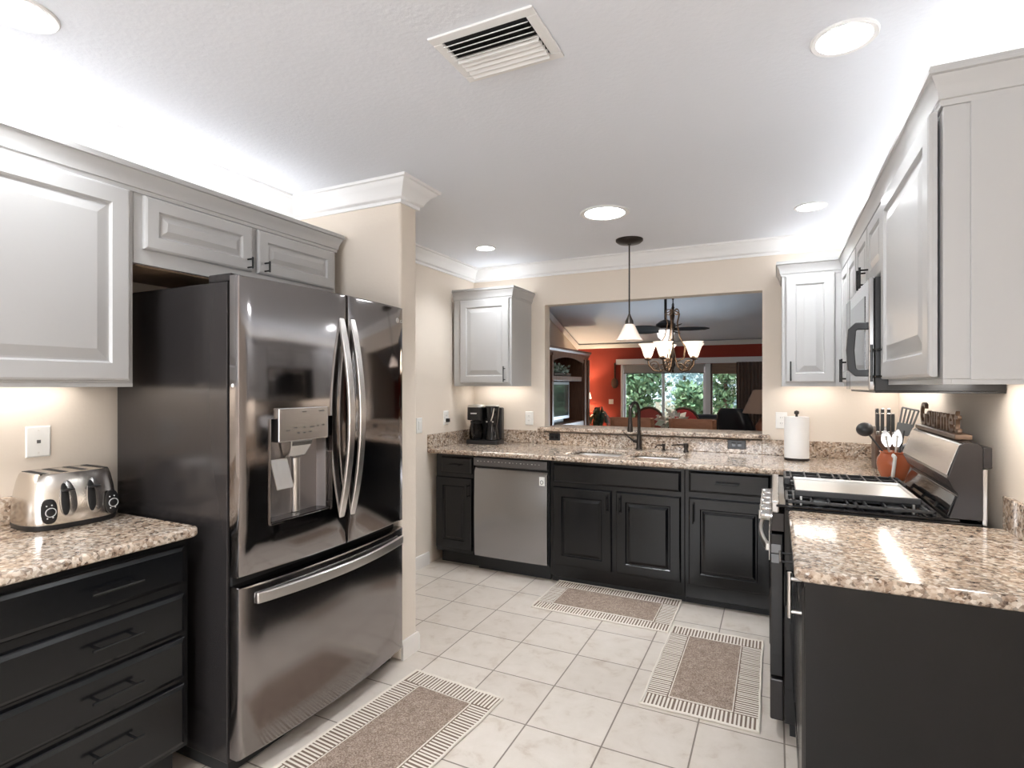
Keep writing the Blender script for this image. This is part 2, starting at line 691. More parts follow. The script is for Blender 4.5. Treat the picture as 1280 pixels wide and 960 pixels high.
# ------------------------------------------------------------------ dimensions
WL, WR, WB, WF = -2.50, 0.735, 4.40, -2.80
CEIL = 2.475
CT = 0.92           # counter top height
CB = 0.885
FAR = 13.4

# ------------------------------------------------------------------ structure
struct('floor', B().box(-4.8, 3.4, WF - 0.2, FAR + 0.15, -0.06, 0), 'floor')
struct('ceiling', B().box(WL - 0.15, WR + 0.15, WF - 0.2, WB + 0.06, CEIL, CEIL + 0.08), 'ceiling')
struct('wall_left', B().box(WL - 0.12, WL, WF - 0.1, WB + 0.12, 0, CEIL), 'wall')
struct('wall_right', B().box(WR, WR + 0.12, WF - 0.1, WB + 0.12, 0, CEIL), 'wall')
OX0, OX1, OZ0, OZ1 = -1.80, -0.09, 1.02, 2.115
b = B()
b.box(-4.7, OX0, WB, WB + 0.115, 0, 2.9); b.box(OX1, 3.3, WB, WB + 0.115, 0, 2.9)
b.box(OX0, OX1, WB, WB + 0.115, 0, OZ0); b.box(OX0, OX1, WB, WB + 0.115, OZ1, 2.9)
struct('wall_back', b, 'wall')
SX, SY0, SY1 = -1.745, 2.305, 2.445
struct('wall_partition', B().box(WL, SX, SY0, SY1, 0, CEIL), 'wall', 0.012)
# wall behind the camera, with a window opening
b = B()
b.box(WL, -1.9, WF - 0.1, WF, 0, CEIL); b.box(0.1, WR, WF - 0.1, WF, 0, CEIL)
b.box(-1.9, 0.1, WF - 0.1, WF, 0, 0.75); b.box(-1.9, 0.1, WF - 0.1, WF, 2.25, CEIL)
struct('wall_front', b, 'wall')
b = B()
for x in (-1.9, -0.93, 0.04):
    b.box(x, x + 0.06, WF - 0.07, WF - 0.02, 0.75, 2.25)
b.box(-1.9, 0.1, WF - 0.07, WF - 0.02, 0.75, 0.81); b.box(-1.9, 0.1, WF - 0.07, WF - 0.02, 2.19, 2.25)
struct('window_2', b, 'trim', 0.004)

# living room shell
DX0, DX1, DZ = -3.43, -1.45, 1.93
NX0, NX1, NZ0 = -1.37, -0.10, 0.25
b = B()
b.box(-4.7, DX0, FAR, FAR + 0.12, 0, 2.44); b.box(DX1, NX0, FAR, FAR + 0.12, 0, 2.44)
b.box(DX0, DX1, FAR, FAR + 0.12, DZ, 2.44); b.box(NX0, NX1, FAR, FAR + 0.12, DZ, 2.44)
b.box(NX0, NX1, FAR, FAR + 0.12, 0, NZ0); b.box(NX1, 3.3, FAR, FAR + 0.12, 0, 2.44)
struct('wall_far', b, 'red')
RY, RZ = 8.9, 3.83
struct('wall_living_left', B().prism([(WB + 0.1, 0), (FAR + 0.1, 0), (FAR + 0.1, 2.44), (RY, RZ), (WB + 0.1, 2.5)], -4.7, -4.58, 'x'), 'wall')
struct('wall_living_right', B().prism([(WB + 0.1, 0), (FAR + 0.1, 0), (FAR + 0.1, 2.44), (RY, RZ), (WB + 0.1, 2.5)], 3.2, 3.32, 'x'), 'wall')
struct('ceiling_living', B().prism([(WB + 0.06, 2.49), (RY, RZ), (FAR + 0.12, 2.42), (FAR + 0.12, 2.52), (RY, RZ + 0.1), (WB + 0.06, 2.59)], -4.7, 3.32, 'x'), 'ceiling')

# crown moulding of the kitchen
CP = [(0.0, -0.112), (0.012, -0.112), (0.014, -0.096), (0.026, -0.090), (0.030, -0.082), (0.040, -0.062), (0.058, -0.040), (0.078, -0.026),
      (0.082, -0.016), (0.094, -0.013), (0.098, -0.001), (0.0, -0.001)]
b = B()
sweep(b, CP, [(WL, WF), (WL, SY0), (SX, SY0), (SX, SY1), (WL, SY1), (WL, WB), (WR, WB), (WR, WF)], zbase=CEIL)
struct('trim_1', b, 'trim', smooth=True)
BP = [(0, 0), (0.014, 0), (0.014, 0.075), (0.008, 0.095), (0, 0.097)]
b = B()
sweep(b, BP, [(SX, SY0 + 0.005), (SX, SY1), (WL, SY1), (WL, 3.665)])
M['base'] = mat('baseboard_paint', (0.76, 0.715, 0.665), 0.45)
struct('baseboard_left', b, 'base', smooth=True)
# living room trims: red wall crown, rake crown on the left wall
b = B()
sweep(b, [(0, -0.10), (0.012, -0.10), (0.03, -0.07), (0.07, -0.03), (0.08, 0), (0, 0)], [(-4.58, FAR), (3.2, FAR)], zbase=2.45)
struct('trim_2', b, 'trim', smooth=True)
b = B()
sl = (RZ - 2.44) / (FAR - RY)
b.loft([[(-4.58, y, 2.44 + (FAR - y) * sl - 0.11), (-4.565, y, 2.44 + (FAR - y) * sl - 0.11), (-4.51, y, 2.44 + (FAR - y) * sl - 0.02), (-4.58, y, 2.44 + (FAR - y) * sl - 0.01)] for y in (RY, FAR)])
struct('trim_3', b, 'trim')
# window and door trim in the living room
b = B()
b.box(DX0 - 0.14, 0.0, FAR - 0.03, FAR, DZ + 0.005, DZ + 0.14)
b.box(DX0 - 0.02, DX0 + 0.03, FAR - 0.03, FAR + 0.02, 0, DZ); b.box(DX1 - 0.02, NX0 + 0.01, FAR - 0.03, FAR + 0.02, 0, DZ)
struct('trim_4', b, 'trim', 0.004)
r = bpy.data.objects.new('door_1', None); C.objects.link(r); r.location = ((DX0 + DX1) / 2, FAR + 0.05, 0); r['kind'] = 'structure'
b = B()
for x0, x1, yy in ((DX0 + 0.03, (DX0 + DX1) / 2 + 0.04, FAR + 0.03), ((DX0 + DX1) / 2 - 0.04, DX1 - 0.02, FAR + 0.07)):
    b.box(x0, x0 + 0.06, yy, yy + 0.03, 0.0, DZ); b.box(x1 - 0.06, x1, yy, yy + 0.03, 0.0, DZ)
    b.box(x0, x1, yy, yy + 0.03, 0.0, 0.09); b.box(x0, x1, yy, yy + 0.03, DZ - 0.06, DZ)
obj('door_frame', b, 'trim', r, 0.003)
b = B().box(DX0 + 0.09, (DX0 + DX1) / 2 - 0.02, FAR + 0.042, FAR + 0.047, 0.09, DZ - 0.06)
obj('pane', b, 'glass', r)
b = B().box((DX0 + DX1) / 2 + 0.02, DX1 - 0.08, FAR + 0.082, FAR + 0.087, 0.09, DZ - 0.06)
obj('pane', b, 'glass', r)
r = bpy.data.objects.new('window_1', None); C.objects.link(r); r.location = ((NX0 + NX1) / 2, FAR + 0.05, NZ0); r['kind'] = 'structure'
b = B()
for x in (NX0, NX1 - 0.05):
    b.box(x, x + 0.05, FAR + 0.03, FAR + 0.08, NZ0, DZ)
b.box(NX0, NX1, FAR + 0.03, FAR + 0.08, NZ0, NZ0 + 0.05); b.box(NX0, NX1, FAR + 0.03, FAR + 0.08, DZ - 0.05, DZ)
obj('window_frame', b, 'curtain', r, 0.003)
obj('pane', B().box(NX0 + 0.05, NX1 - 0.05, FAR + 0.05, FAR + 0.055, NZ0 + 0.05, DZ - 0.05), 'glass', r)

# ------------------------------------------------------------------ recessed lights, vent
def recessed(x, y, R, big=False, label='', watts=40.0):
    t = thing('recessed_light', label, 'ceiling light', (x, y, CEIL), 'recessed lights in the kitchen ceiling')
    b = B()
    ri = R * 0.80
    b.loft([[(x + rr * math.cos(2 * PI * k / 40), y + rr * math.sin(2 * PI * k / 40), z) for k in range(40)] for rr, z in
            ((R, CEIL), (R, CEIL - 0.004), (R * 0.96, CEIL - 0.008), (ri * 1.02, CEIL - 0.006), (ri, CEIL - 0.001))], False)
    obj('trim_ring', b, 'trim', t, smooth=True)
    b = B()
    b.lathe([(0.001, -0.0045), (ri * 0.7, -0.004), (ri, -0.002), (ri, -0.0005)], (x, y, CEIL), 40)
    obj('lens', b, 'lens_big' if big else 'lens', t, smooth=True)
    ld = bpy.data.lights.new('downlight', 'SPOT')
    ld.energy = watts * DOWN_K
    ld.spot_size = math.radians(125)
    ld.spot_blend = 0.8
    ld.shadow_soft_size = R * 0.8
    ld.color = (0.92, 0.96, 1.0)
    lo = bpy.data.objects.new('downlight', ld)
    C.objects.link(lo)
    lo.location = (x, y, CEIL - 0.012)
    return t


recessed(-1.925, 0.795, 0.092, label='recessed ceiling light cut off by the top left corner of the photo', watts=28)
recessed(-0.9, 0.1, 0.092, label='added ceiling light out of view above the camera, brightening the floor', watts=150)  # added fill lamp, out of view, lifts the floor brightness
recessed(0.186, 1.937, 0.092, label='recessed ceiling light above the range, nearest the right cabinet crown', watts=24)
recessed(-0.943, 3.27, 0.148, True, 'wide round recessed ceiling light in front of the pendant, largest of all', watts=120)
recessed(0.183, 3.677, 0.088, label='small recessed ceiling light in the far right corner of the ceiling', watts=32)
recessed(-2.007, 3.711, 0.080, label='small recessed ceiling light above the single corner wall cabinet on the left', watts=36)

VX0, VX1, VY0, VY1 = -0.955, -0.608, 1.392, 1.652
vt = thing('ceiling_vent', 'white rectangular ceiling air vent with angled louvres', 'vent', ((VX0 + VX1) / 2, (VY0 + VY1) / 2, CEIL))
b = B()
zz = CEIL
for x0, x1, y0, y1 in ((VX0, VX1, VY0, VY0 + 0.034), (VX0, VX1, VY1 - 0.034, VY1), (VX0, VX0 + 0.034, VY0 + 0.034, VY1 - 0.034), (VX1 - 0.034, VX1, VY0 + 0.034, VY1 - 0.034)):
    b.box(x0, x1, y0, y1, zz - 0.008, zz)
obj('frame', b, 'trim', vt, 0.003)
obj('duct_back', B().box(VX0 + 0.034, VX1 - 0.034, VY0 + 0.034, VY1 - 0.034, zz - 0.0015, zz - 0.0005), 'rubber', vt)
ny = 8
span = VY1 - VY0 - 0.068
for i in range(ny):
    yc = VY0 + 0.034 + span * (i + 0.5) / ny
    s = -1 if i >= 4 else 1
    b = B()
    w = 0.012
    prof = [(-w * 0.9, 0.0 if s < 0 else 0.016), (0, 0.010), (w * 0.9, 0.016 if s < 0 else 0.0)]
    xa, xb = VX0 + 0.036, VX1 - 0.036
    lo = [(yc + u, zz - 0.003 - v) for u, v in prof]
    poly = lo + [(u, v - 0.002) for u, v in lo[::-1]]
    b.prism(poly, xa, xb, 'x')
    obj('louvre', b, 'trim', vt)
b = B().box(VX0 + 0.034, VX1 - 0.034, (VY0 + VY1) / 2 - 0.004, (VY0 + VY1) / 2 + 0.004, zz - 0.022, zz - 0.002)
obj('divider', b, 'trim', vt)

# ------------------------------------------------------------------ wall cabinets
UB, UT = 1.415, 2.165
KP = [(0.001, -0.034), (0.006, -0.034), (0.008, -0.020), (0.012, -0.018), (0.014, -0.002), (0.020, 0.016), (0.028, 0.032), (0.030, 0.038), (0.036, 0.041), (0.036, 0.049), (0.033, 0.051), (0.033, 0.060), (0.001, 0.060)]


def rail(root, *boxes):
    b = B()
    for q in boxes:
        b.box(*q)
    return obj('light_rail', b, 'grey', root, 0.001)


def strip(root, x0, x1, y0, y1, z0, z1, m):
    return obj('led_strip', B().box(x0, x1, y0, y1, z0, z1), m, root)


# left run, tall cabinet and cabinet over the fridge
LF = -2.125           # face frame plane
t = thing('wall_cabinet', 'large light grey wall cabinet above the toaster', 'wall cabinet', ((WL + LF) / 2, 0.7, UB))
obj('carcass', B().box(WL + 0.001, LF, 0.22, 1.214, UB + 0.014, UT), 'grey', t, 0.002)
rail(t, (LF - 0.018, LF, 0.22, 1.214, UB, UB + 0.014), (WL + 0.002, LF - 0.018, 1.196, 1.214, UB, UB + 0.014))
add_door(t, '+X', LF, 0.245, 0.70, UB + 0.022, UT - 0.036, 'grey', (0.655, 0.655, 1.46, 1.59), 0.062)
add_door(t, '+X', LF, 0.715, 1.197, UB + 0.022, UT - 0.036, 'grey', None, 0.062)
strip(t, WL + 0.10, WL + 0.14, 0.25, 1.19, UT + 0.001, UT + 0.008, 'strip_up')
strip(t, WL + 0.07, WL + 0.11, 0.25, 1.19, UB + 0.006, UB + 0.013, 'strip_down')
t2 = thing('wall_cabinet', 'short light grey wall cabinet with two doors above the refrigerator', 'wall cabinet', ((WL + LF) / 2, 1.73, 1.86))
obj('carcass', B().box(WL + 0.001, LF, 1.216, 2.24, 1.872, UT), 'grey', t2, 0.002)
obj('bottom_panel', B().box(WL + 0.003, LF - 0.02, 1.235, 2.22, 1.866, 1.8725), 'underside', t2)['label'] = 'bare brown wood underside'
add_door(t2, '+X', LF, 1.247, 1.712, 1.928, UT - 0.038, 'grey', (1.685, 1.685, 1.935, 1.985), 0.05, rw=0.02)
add_door(t2, '+X', LF, 1.742, 2.214, 1.928, UT - 0.038, 'grey', (1.775, 1.775, 1.935, 1.985), 0.05, rw=0.02)
strip(t2, WL + 0.10, WL + 0.14, 1.23, 2.22, UT + 0.001, UT + 0.008, 'strip_up')
b = B()
sweep(b, KP, [(LF, 0.22), (LF, 2.24), (WL + 0.002, 2.24)], zbase=UT)
tag(obj('cabinet_crown', b, 'grey', None, smooth=True), 'grey crown moulding along the top of the left wall cabinets', 'crown moulding')

# small cabinet in the far left corner
BF = 4.00
t = thing('wall_cabinet', 'single-door light grey wall cabinet above the coffee maker', 'wall cabinet', (-2.14, 4.2, UB))
obj('carcass', B().box(WL + 0.03, -1.925, BF, WB - 0.001, UB + 0.014, UT), 'grey', t, 0.002)
rail(t, (WL + 0.03, -1.925, BF, BF + 0.018, UB, UB + 0.014), (-1.943, -1.925, BF + 0.018, WB - 0.002, UB, UB + 0.014))
add_door(t, '-Y', BF, -2.40, -1.945, UB + 0.025, UT - 0.035, 'grey', (-1.975, -1.975, 1.45, 1.575))
strip(t, WL + 0.08, -1.97, WB - 0.16, WB - 0.12, UT + 0.001, UT + 0.008, 'strip_up')
strip(t, WL + 0.08, -1.97, WB - 0.14, WB - 0.10, UB + 0.006, UB + 0.013, 'strip_down')
b = B()
sweep(b, KP, [(WL + 0.03, BF), (-1.925, BF), (-1.925, WB - 0.002)], zbase=UT)
tag(obj('cabinet_crown', b, 'grey', None, smooth=True), 'grey crown moulding on top of the single-door corner cabinet', 'crown moulding')

# right run
RF = 0.384
NYC = 1.74
t = thing('wall_cabinet', 'near right light grey wall cabinet with a tall door and plain end panel', 'wall cabinet', (0.56, 2.1, UB))
obj('carcass', B().box(RF, WR - 0.001, NYC, 2.498, UB + 0.022, UT), 'grey', t, 0.002)
rail(t, (RF, RF + 0.018, NYC, 2.498, UB + 0.008, UB + 0.022), (RF + 0.018, WR - 0.002, NYC, NYC + 0.018, UB + 0.008, UB + 0.022))
strip(t, WR - 0.19, WR - 0.09, NYC + 0.05, 2.485, UB + 0.015, UB + 0.021, 'strip_down')
add_door(t, '-X', RF - 0.007, NYC + 0.02, 2.485, UB + 0.028, UT - 0.036, 'grey', (2.455, 2.455, 1.435, 1.575), 0.062, rw=0.045)
obj('end_panel', B().box(RF + 0.055, WR - 0.002, NYC - 0.006, NYC, UB + 0.02, UT - 0.02), 'grey', t, 0.002)
strip(t, WR - 0.14, WR - 0.10, NYC + 0.02, 2.48, UT + 0.001, UT + 0.008, 'strip_up')
t = thing('wall_cabinet', 'short light grey wall cabinet with two doors above the microwave', 'wall cabinet', (0.56, 2.9, 1.84))
obj('carcass', B().box(RF, WR - 0.001, 2.50, 3.268, 1.842, UT), 'grey', t, 0.002)
add_door(t, '-X', RF, 2.515, 2.875, 1.862, UT - 0.036, 'grey', (2.845, 2.845, 1.85, 1.94), 0.05, rw=0.02)
add_door(t, '-X', RF, 2.895, 3.255, 1.862, UT - 0.036, 'grey', (2.925, 2.925, 1.85, 1.94), 0.05, rw=0.02)
strip(t, WR - 0.14, WR - 0.10, 2.52, 3.25, UT + 0.001, UT + 0.008, 'strip_up')
t = thing('wall_cabinet', 'light grey wall cabinet between the microwave and the far right corner', 'wall cabinet', (0.56, 3.6, UB))
obj('carcass', B().box(RF, WR - 0.001, 3.27, WB - 0.001, UB + 0.014, UT), 'grey', t, 0.002)
rail(t, (RF, RF + 0.018, 3.27, BF - 0.001, UB, UB + 0.014))
add_door(t, '-X', RF, 3.285, 3.615, UB + 0.025, UT - 0.036, 'grey', (3.585, 3.585, 1.44, 1.57))
add_door(t, '-X', RF, 3.635, 3.955, UB + 0.025, UT - 0.036, 'grey', (3.665, 3.665, 1.44, 1.57))
strip(t, WR - 0.14, WR - 0.10, 3.29, WB - 0.05, UT + 0.001, UT + 0.008, 'strip_up')
strip(t, WR - 0.12, WR - 0.08, 3.32, WB - 0.05, UB + 0.006, UB + 0.013, 'strip_down')
t = thing('wall_cabinet', 'narrow light grey wall cabinet to the right of the pass-through opening', 'wall cabinet', (0.2, 4.2, UB))
obj('carcass', B().box(0.035, RF - 0.001, BF, WB - 0.001, UB + 0.014, UT), 'grey', t, 0.002)
rail(t, (0.035, RF - 0.001, BF, BF + 0.018, UB, UB + 0.014), (0.035, 0.053, BF + 0.018, WB - 0.002, UB, UB + 0.014))
add_door(t, '-Y', BF, 0.055, 0.335, UB + 0.025, UT - 0.035, 'grey', (0.085, 0.085, 1.45, 1.575))
strip(t, 0.06, RF - 0.02, WB - 0.14, WB - 0.10, UT + 0.001, UT + 0.008, 'strip_up')
strip(t, 0.06, RF - 0.02, WB - 0.14, WB - 0.10, UB + 0.006, UB + 0.013, 'strip_down')
b = B()
sweep(b, KP, [(0.035, WB - 0.002), (0.035, BF), (RF, BF), (RF, NYC), (WR - 0.002, NYC)], zbase=UT)
tag(obj('cabinet_crown', b, 'grey', None, smooth=True), 'grey crown moulding along the top of the right wall cabinets', 'crown moulding')

# ------------------------------------------------------------------ base cabinets
def drawer(root, facing, plane, u0, u1, z0, z1, h=None, m='black'):
    b = B().rings_panel(facing, plane, u0, u1, z0, z1, slab_rings())
    d = obj('drawer', b, m, root)
    if h:
        hb = B()
        bar_handle(hb, facing, F_plane(facing, plane, 0.02), h[0], h[1], h[2], h[2], h[3] if len(h) > 3 else 0.032)
        obj('handle', hb, 'handle', d, smooth=True)
    return d


LBF = -1.885
t = thing('drawer_cabinet', 'black base cabinet with four drawers beside the refrigerator', 'base cabinet', (-2.2, 1.0, 0))
obj('carcass', B().box(WL + 0.001, LBF, 0.67, 1.262, 0.145, CB - 0.001), 'black', t, 0.002)
obj('toe_kick', B().box(WL + 0.01, LBF - 0.075, 0.67, 1.255, 0.0, 0.145), 'kick', t)
for z0, z1 in ((0.728, 0.858), (0.556, 0.694), (0.398, 0.538), (0.165, 0.376)):
    drawer(t, '+X', LBF, 0.690, 1.242, z0, z1, (0.935, 1.082, (z0 + z1) / 2 + (0.0 if z0 > 0.2 else 0.025)))

BBF = 3.705
t = thing('base_cabinet', 'narrow black base cabinet left of the dishwasher', 'base cabinet', (-2.28, 4.0, 0))
obj('carcass', B().box(WL + 0.05, -2.108, BBF, WB - 0.03, 0.11, CB - 0.001), 'black', t, 0.002)
obj('toe_kick', B().box(WL + 0.05, -2.108, BBF + 0.085, WB - 0.03, 0, 0.11), 'kick', t)
drawer(t, '-Y', BBF, -2.395, -2.118, 0.735, 0.862, (-2.33, -2.21, 0.80))
add_door(t, '-Y', BBF, -2.445, -2.118, 0.14, 0.70, 'black', (-2.145, -2.145, 0.55, 0.66), 0.065)
t = thing('base_cabinet', 'wide black sink base cabinet with two doors under the faucet', 'base cabinet', (-1.0, 4.0, 0))
SKX0, SKX1 = -1.470, -0.535
BH = B()
BH.box(SKX0, SKX1, BBF, BBF + 0.02, 0.05, CB - 0.001); BH.box(SKX0, SKX0 + 0.018, BBF + 0.02, WB - 0.03, 0.05, CB - 0.001)
BH.box(SKX1 - 0.018, SKX1, BBF + 0.02, WB - 0.03, 0.05, CB - 0.001); BH.box(SKX0 + 0.018, SKX1 - 0.018, BBF + 0.02, WB - 0.03, 0.05, 0.07)
obj('carcass', BH, 'black', t, 0.002)
obj('toe_kick', B().box(SKX0, SKX1, BBF + 0.045, WB - 0.03, 0, 0.05), 'kick', t)
b = B().rings_panel('-Y', BBF, -1.445, -0.558, 0.728, 0.862, slab_rings())
obj('false_front', b, 'black', t)
add_door(t, '-Y', BBF, -1.445, -1.018, 0.14, 0.695, 'black', (-1.048, -1.048, 0.55, 0.665), 0.065)
add_door(t, '-Y', BBF, -0.985, -0.558, 0.14, 0.695, 'black', (-0.957, -0.957, 0.55, 0.665), 0.065)
t = thing('base_cabinet', 'black base cabinet with one drawer and one door right of the sink cabinet', 'base cabinet', (-0.2, 4.0, 0))
obj('carcass', B().box(-0.533, WR - 0.03, BBF, WB - 0.03, 0.05, CB - 0.001), 'black', t, 0.002)
obj('toe_kick', B().box(-0.533, 0.08, BBF + 0.045, WB - 0.03, 0, 0.05), 'kick', t)
drawer(t, '-Y', BBF, -0.508, -0.03, 0.735, 0.872, (-0.345, -0.205, 0.805))
add_door(t, '-Y', BBF, -0.508, -0.03, 0.14, 0.70, 'black', (-0.478, -0.478, 0.54, 0.665), 0.07)

# right side
RBF = 0.085
t = thing('base_cabinet', 'tall narrow black base cabinet at the near end of the right counter', 'base cabinet', (0.4, 1.8, 0))
obj('carcass', B().box(RBF, WR - 0.001, 1.715, 1.955, 0.10, CB - 0.001), 'black', t, 0.002)
obj('end_panel', B().box(0.072, WR - 0.002, 1.70, 1.715, 0.0, CB - 0.001), 'black', t, 0.002)
obj('toe_kick', B().box(RBF + 0.07, WR - 0.01, 1.715, 1.955, 0.0, 0.10), 'kick', t)
add_door(t, '-X', RBF, 1.722, 1.948, 0.12, 0.865, 'black', None, 0.06, slab=True)
hb = B()
bar_handle(hb, '-X', RBF - 0.02, 1.765, 1.765, 0.755, 0.885, 0.03, 0.006)
obj('handle', hb, 'silver', t.children[-1], smooth=True)
t = thing('base_cabinet', 'black base cabinet with a drawer between the range and the counter end', 'base cabinet', (0.4, 2.2, 0))
obj('carcass', B().box(RBF, WR - 0.001, 1.957, 2.478, 0.10, CB - 0.001), 'black', t, 0.002)
obj('toe_kick', B().box(RBF + 0.07, WR - 0.01, 1.957, 2.478, 0.0, 0.10), 'kick', t)
drawer(t, '-X', RBF, 1.97, 2.46, 0.735, 0.865, (1.98, 2.12, 0.845, 0.052))
add_door(t, '-X', RBF, 1.97, 2.46, 0.13, 0.715, 'black', (2.43, 2.43, 0.55, 0.67), 0.06)
t = thing('base_cabinet', 'black corner base cabinet hidden behind the range', 'base cabinet', (0.4, 3.5, 0))
obj('carcass', B().box(RBF, WR - 0.001, 3.275, BBF - 0.002, 0.0, CB - 0.001), 'black', t, 0.002)

# ------------------------------------------------------------------ worktops
def rounded_rect_poly(x0, x1, y0, y1, corner, r=0.035, n=6):
    pts = []
    for (x, y, k) in ((x0, y0, 'bl'), (x1, y0, 'br'), (x1, y1, 'tr'), (x0, y1, 'tl')):
        if k in corner:
            cx = x + r if 'l' in k else x - r
            cy = y + r if 'b' in k else y - r
            a0 = {'bl': PI, 'br': 1.5 * PI, 'tr': 0, 'tl': 0.5 * PI}[k]
            for i in range(n + 1):
                a = a0 + PI / 2 * i / n
                pts.append((cx + r * math.cos(a), cy + r * math.sin(a)))
        else:
            pts.append((x, y))
    return pts


t = thing('worktop', 'granite worktop carrying the toaster', 'worktop', (-2.15, 0.9, CB))
obj('slab', B().prism(rounded_rect_poly(WL + 0.001, -1.845, 0.22, 1.288, ('tr',)), CB, CT), 'granite', t, 0.012, bseg=3)
obj('backsplash', B().box(WL + 0.001, WL + 0.021, 0.22, 1.30, CT, CT + 0.10), 'granite', t, 0.004)
t = thing('worktop', 'granite worktop with the sink, running along the back wall to the corner', 'worktop', (-0.9, 4.0, CB))
CF = 3.64
S1 = (-1.395, -1.005, 3.80, 4.20); S2 = (-0.945, -0.605, 3.83, 4.17)
xs = [WL + 0.001, S1[0], S1[1], S2[0], S2[1], 0.045, WR - 0.001]
ys = [3.262, CF, S2[2], S2[3], WB - 0.001]
ys = [3.262, CF, S1[2], S2[2], S2[3], S1[3], WB - 0.001]
skip = {(i, 0) for i in range(5)}
skip |= {(1, 2), (1, 3), (1, 4), (3, 3)}
obj('slab', slab_grid(B(), xs, ys, CB, CT, skip), 'granite', t, 0.012, bseg=3)
b = B()
b.box(WL + 0.022, OX0 - 0.0, WB - 0.021, WB - 0.001, CT, 1.03)
b.box(OX0, OX1, WB - 0.021, WB - 0.001, CT, 1.02); b.box(OX1, WR - 0.022, WB - 0.021, WB - 0.001, CT, 1.03)
b.box(WL + 0.001, WL + 0.021, CF + 0.005, WB - 0.001, CT, 1.03)
b.box(WR - 0.021, WR - 0.001, 3.30, WB - 0.022, CT, 1.03)
obj('backsplash', b, 'granite', t, 0.003)
for (x0, x1, y0, y1) in (S1, S2):
    b = B()
    e = 0.006
    n = 8
    rings = []
    for ins, z, r in ((-0.012, CB - 0.002, 0.05), (0.0, CB - 0.002, 0.05), (0.004, CB - 0.02, 0.05), (0.010, CB - 0.16, 0.05), (0.03, CB - 0.185, 0.06), (0.12, CB - 0.19, 0.04)):
        rings.append([(px, py, z) for px, py in rounded_rect_poly(x0 + ins, x1 - ins, y0 + ins, y1 - ins, ('bl', 'br', 'tr', 'tl'), r)])
    b.loft(rings, False)
    b.bm.faces.new([b.bm.verts.new(p) for p in rings[-1]])
    obj('sink_basin', b, 'sink', t, smooth=True)['label'] = 'stainless undermount basin'
t = thing('worktop', 'granite worktop at the near right, with lamp reflections', 'worktop', (0.4, 2.1, CB))
obj('slab', B().prism(rounded_rect_poly(0.045, WR - 0.001, 1.682, 2.478, ('bl',)), CB, CT), 'granite', t, 0.012, bseg=3)
obj('backsplash', B().box(WR - 0.021, WR - 0.001, 1.69, 2.478, CT, CT + 0.115), 'granite', t, 0.004)
b = B().box(OX0 - 0.05, OX1 + 0.05, WB - 0.05, WB - 0.001, 1.0305, 1.065)
b.box(OX0 + 0.001, OX1 - 0.001, WB - 0.001, WB + 0.32, 1.0305, 1.065)
tag(obj('bar_ledge', b, 'granite_ledge', None, 0.008), 'narrow granite ledge along the bottom of the pass-through opening', 'ledge')

# ------------------------------------------------------------------ refrigerator
FX = -1.695
FY0, FY1, FYM = 1.335, 2.285, 1.842
t = thing('refrigerator', 'tall dark stainless french door refrigerator with bottom freezer', 'refrigerator', (-2.05, 1.81, 0))
FRX = -1.775
obj('case', B().box(-2.445, FRX, FY0, FY1 - 0.005, 0.06, 1.795), 'fridge_side', t, 0.004)
obj('gasket', B().box(FRX, FRX + 0.012, FY0 + 0.012, FY1 - 0.015, 0.08, 1.78), 'rubber', t)
obj('kick_grille', B().box(-2.40, FRX - 0.01, FY0 + 0.01, FY1 - 0.015, 0.012, 0.06), 'rubber', t)


def fx(y):
    u = (y - (FY0 + FY1) / 2) / ((FY1 - FY0) / 2)
    return FX - 0.018 + 0.036 * (1 - u * u)


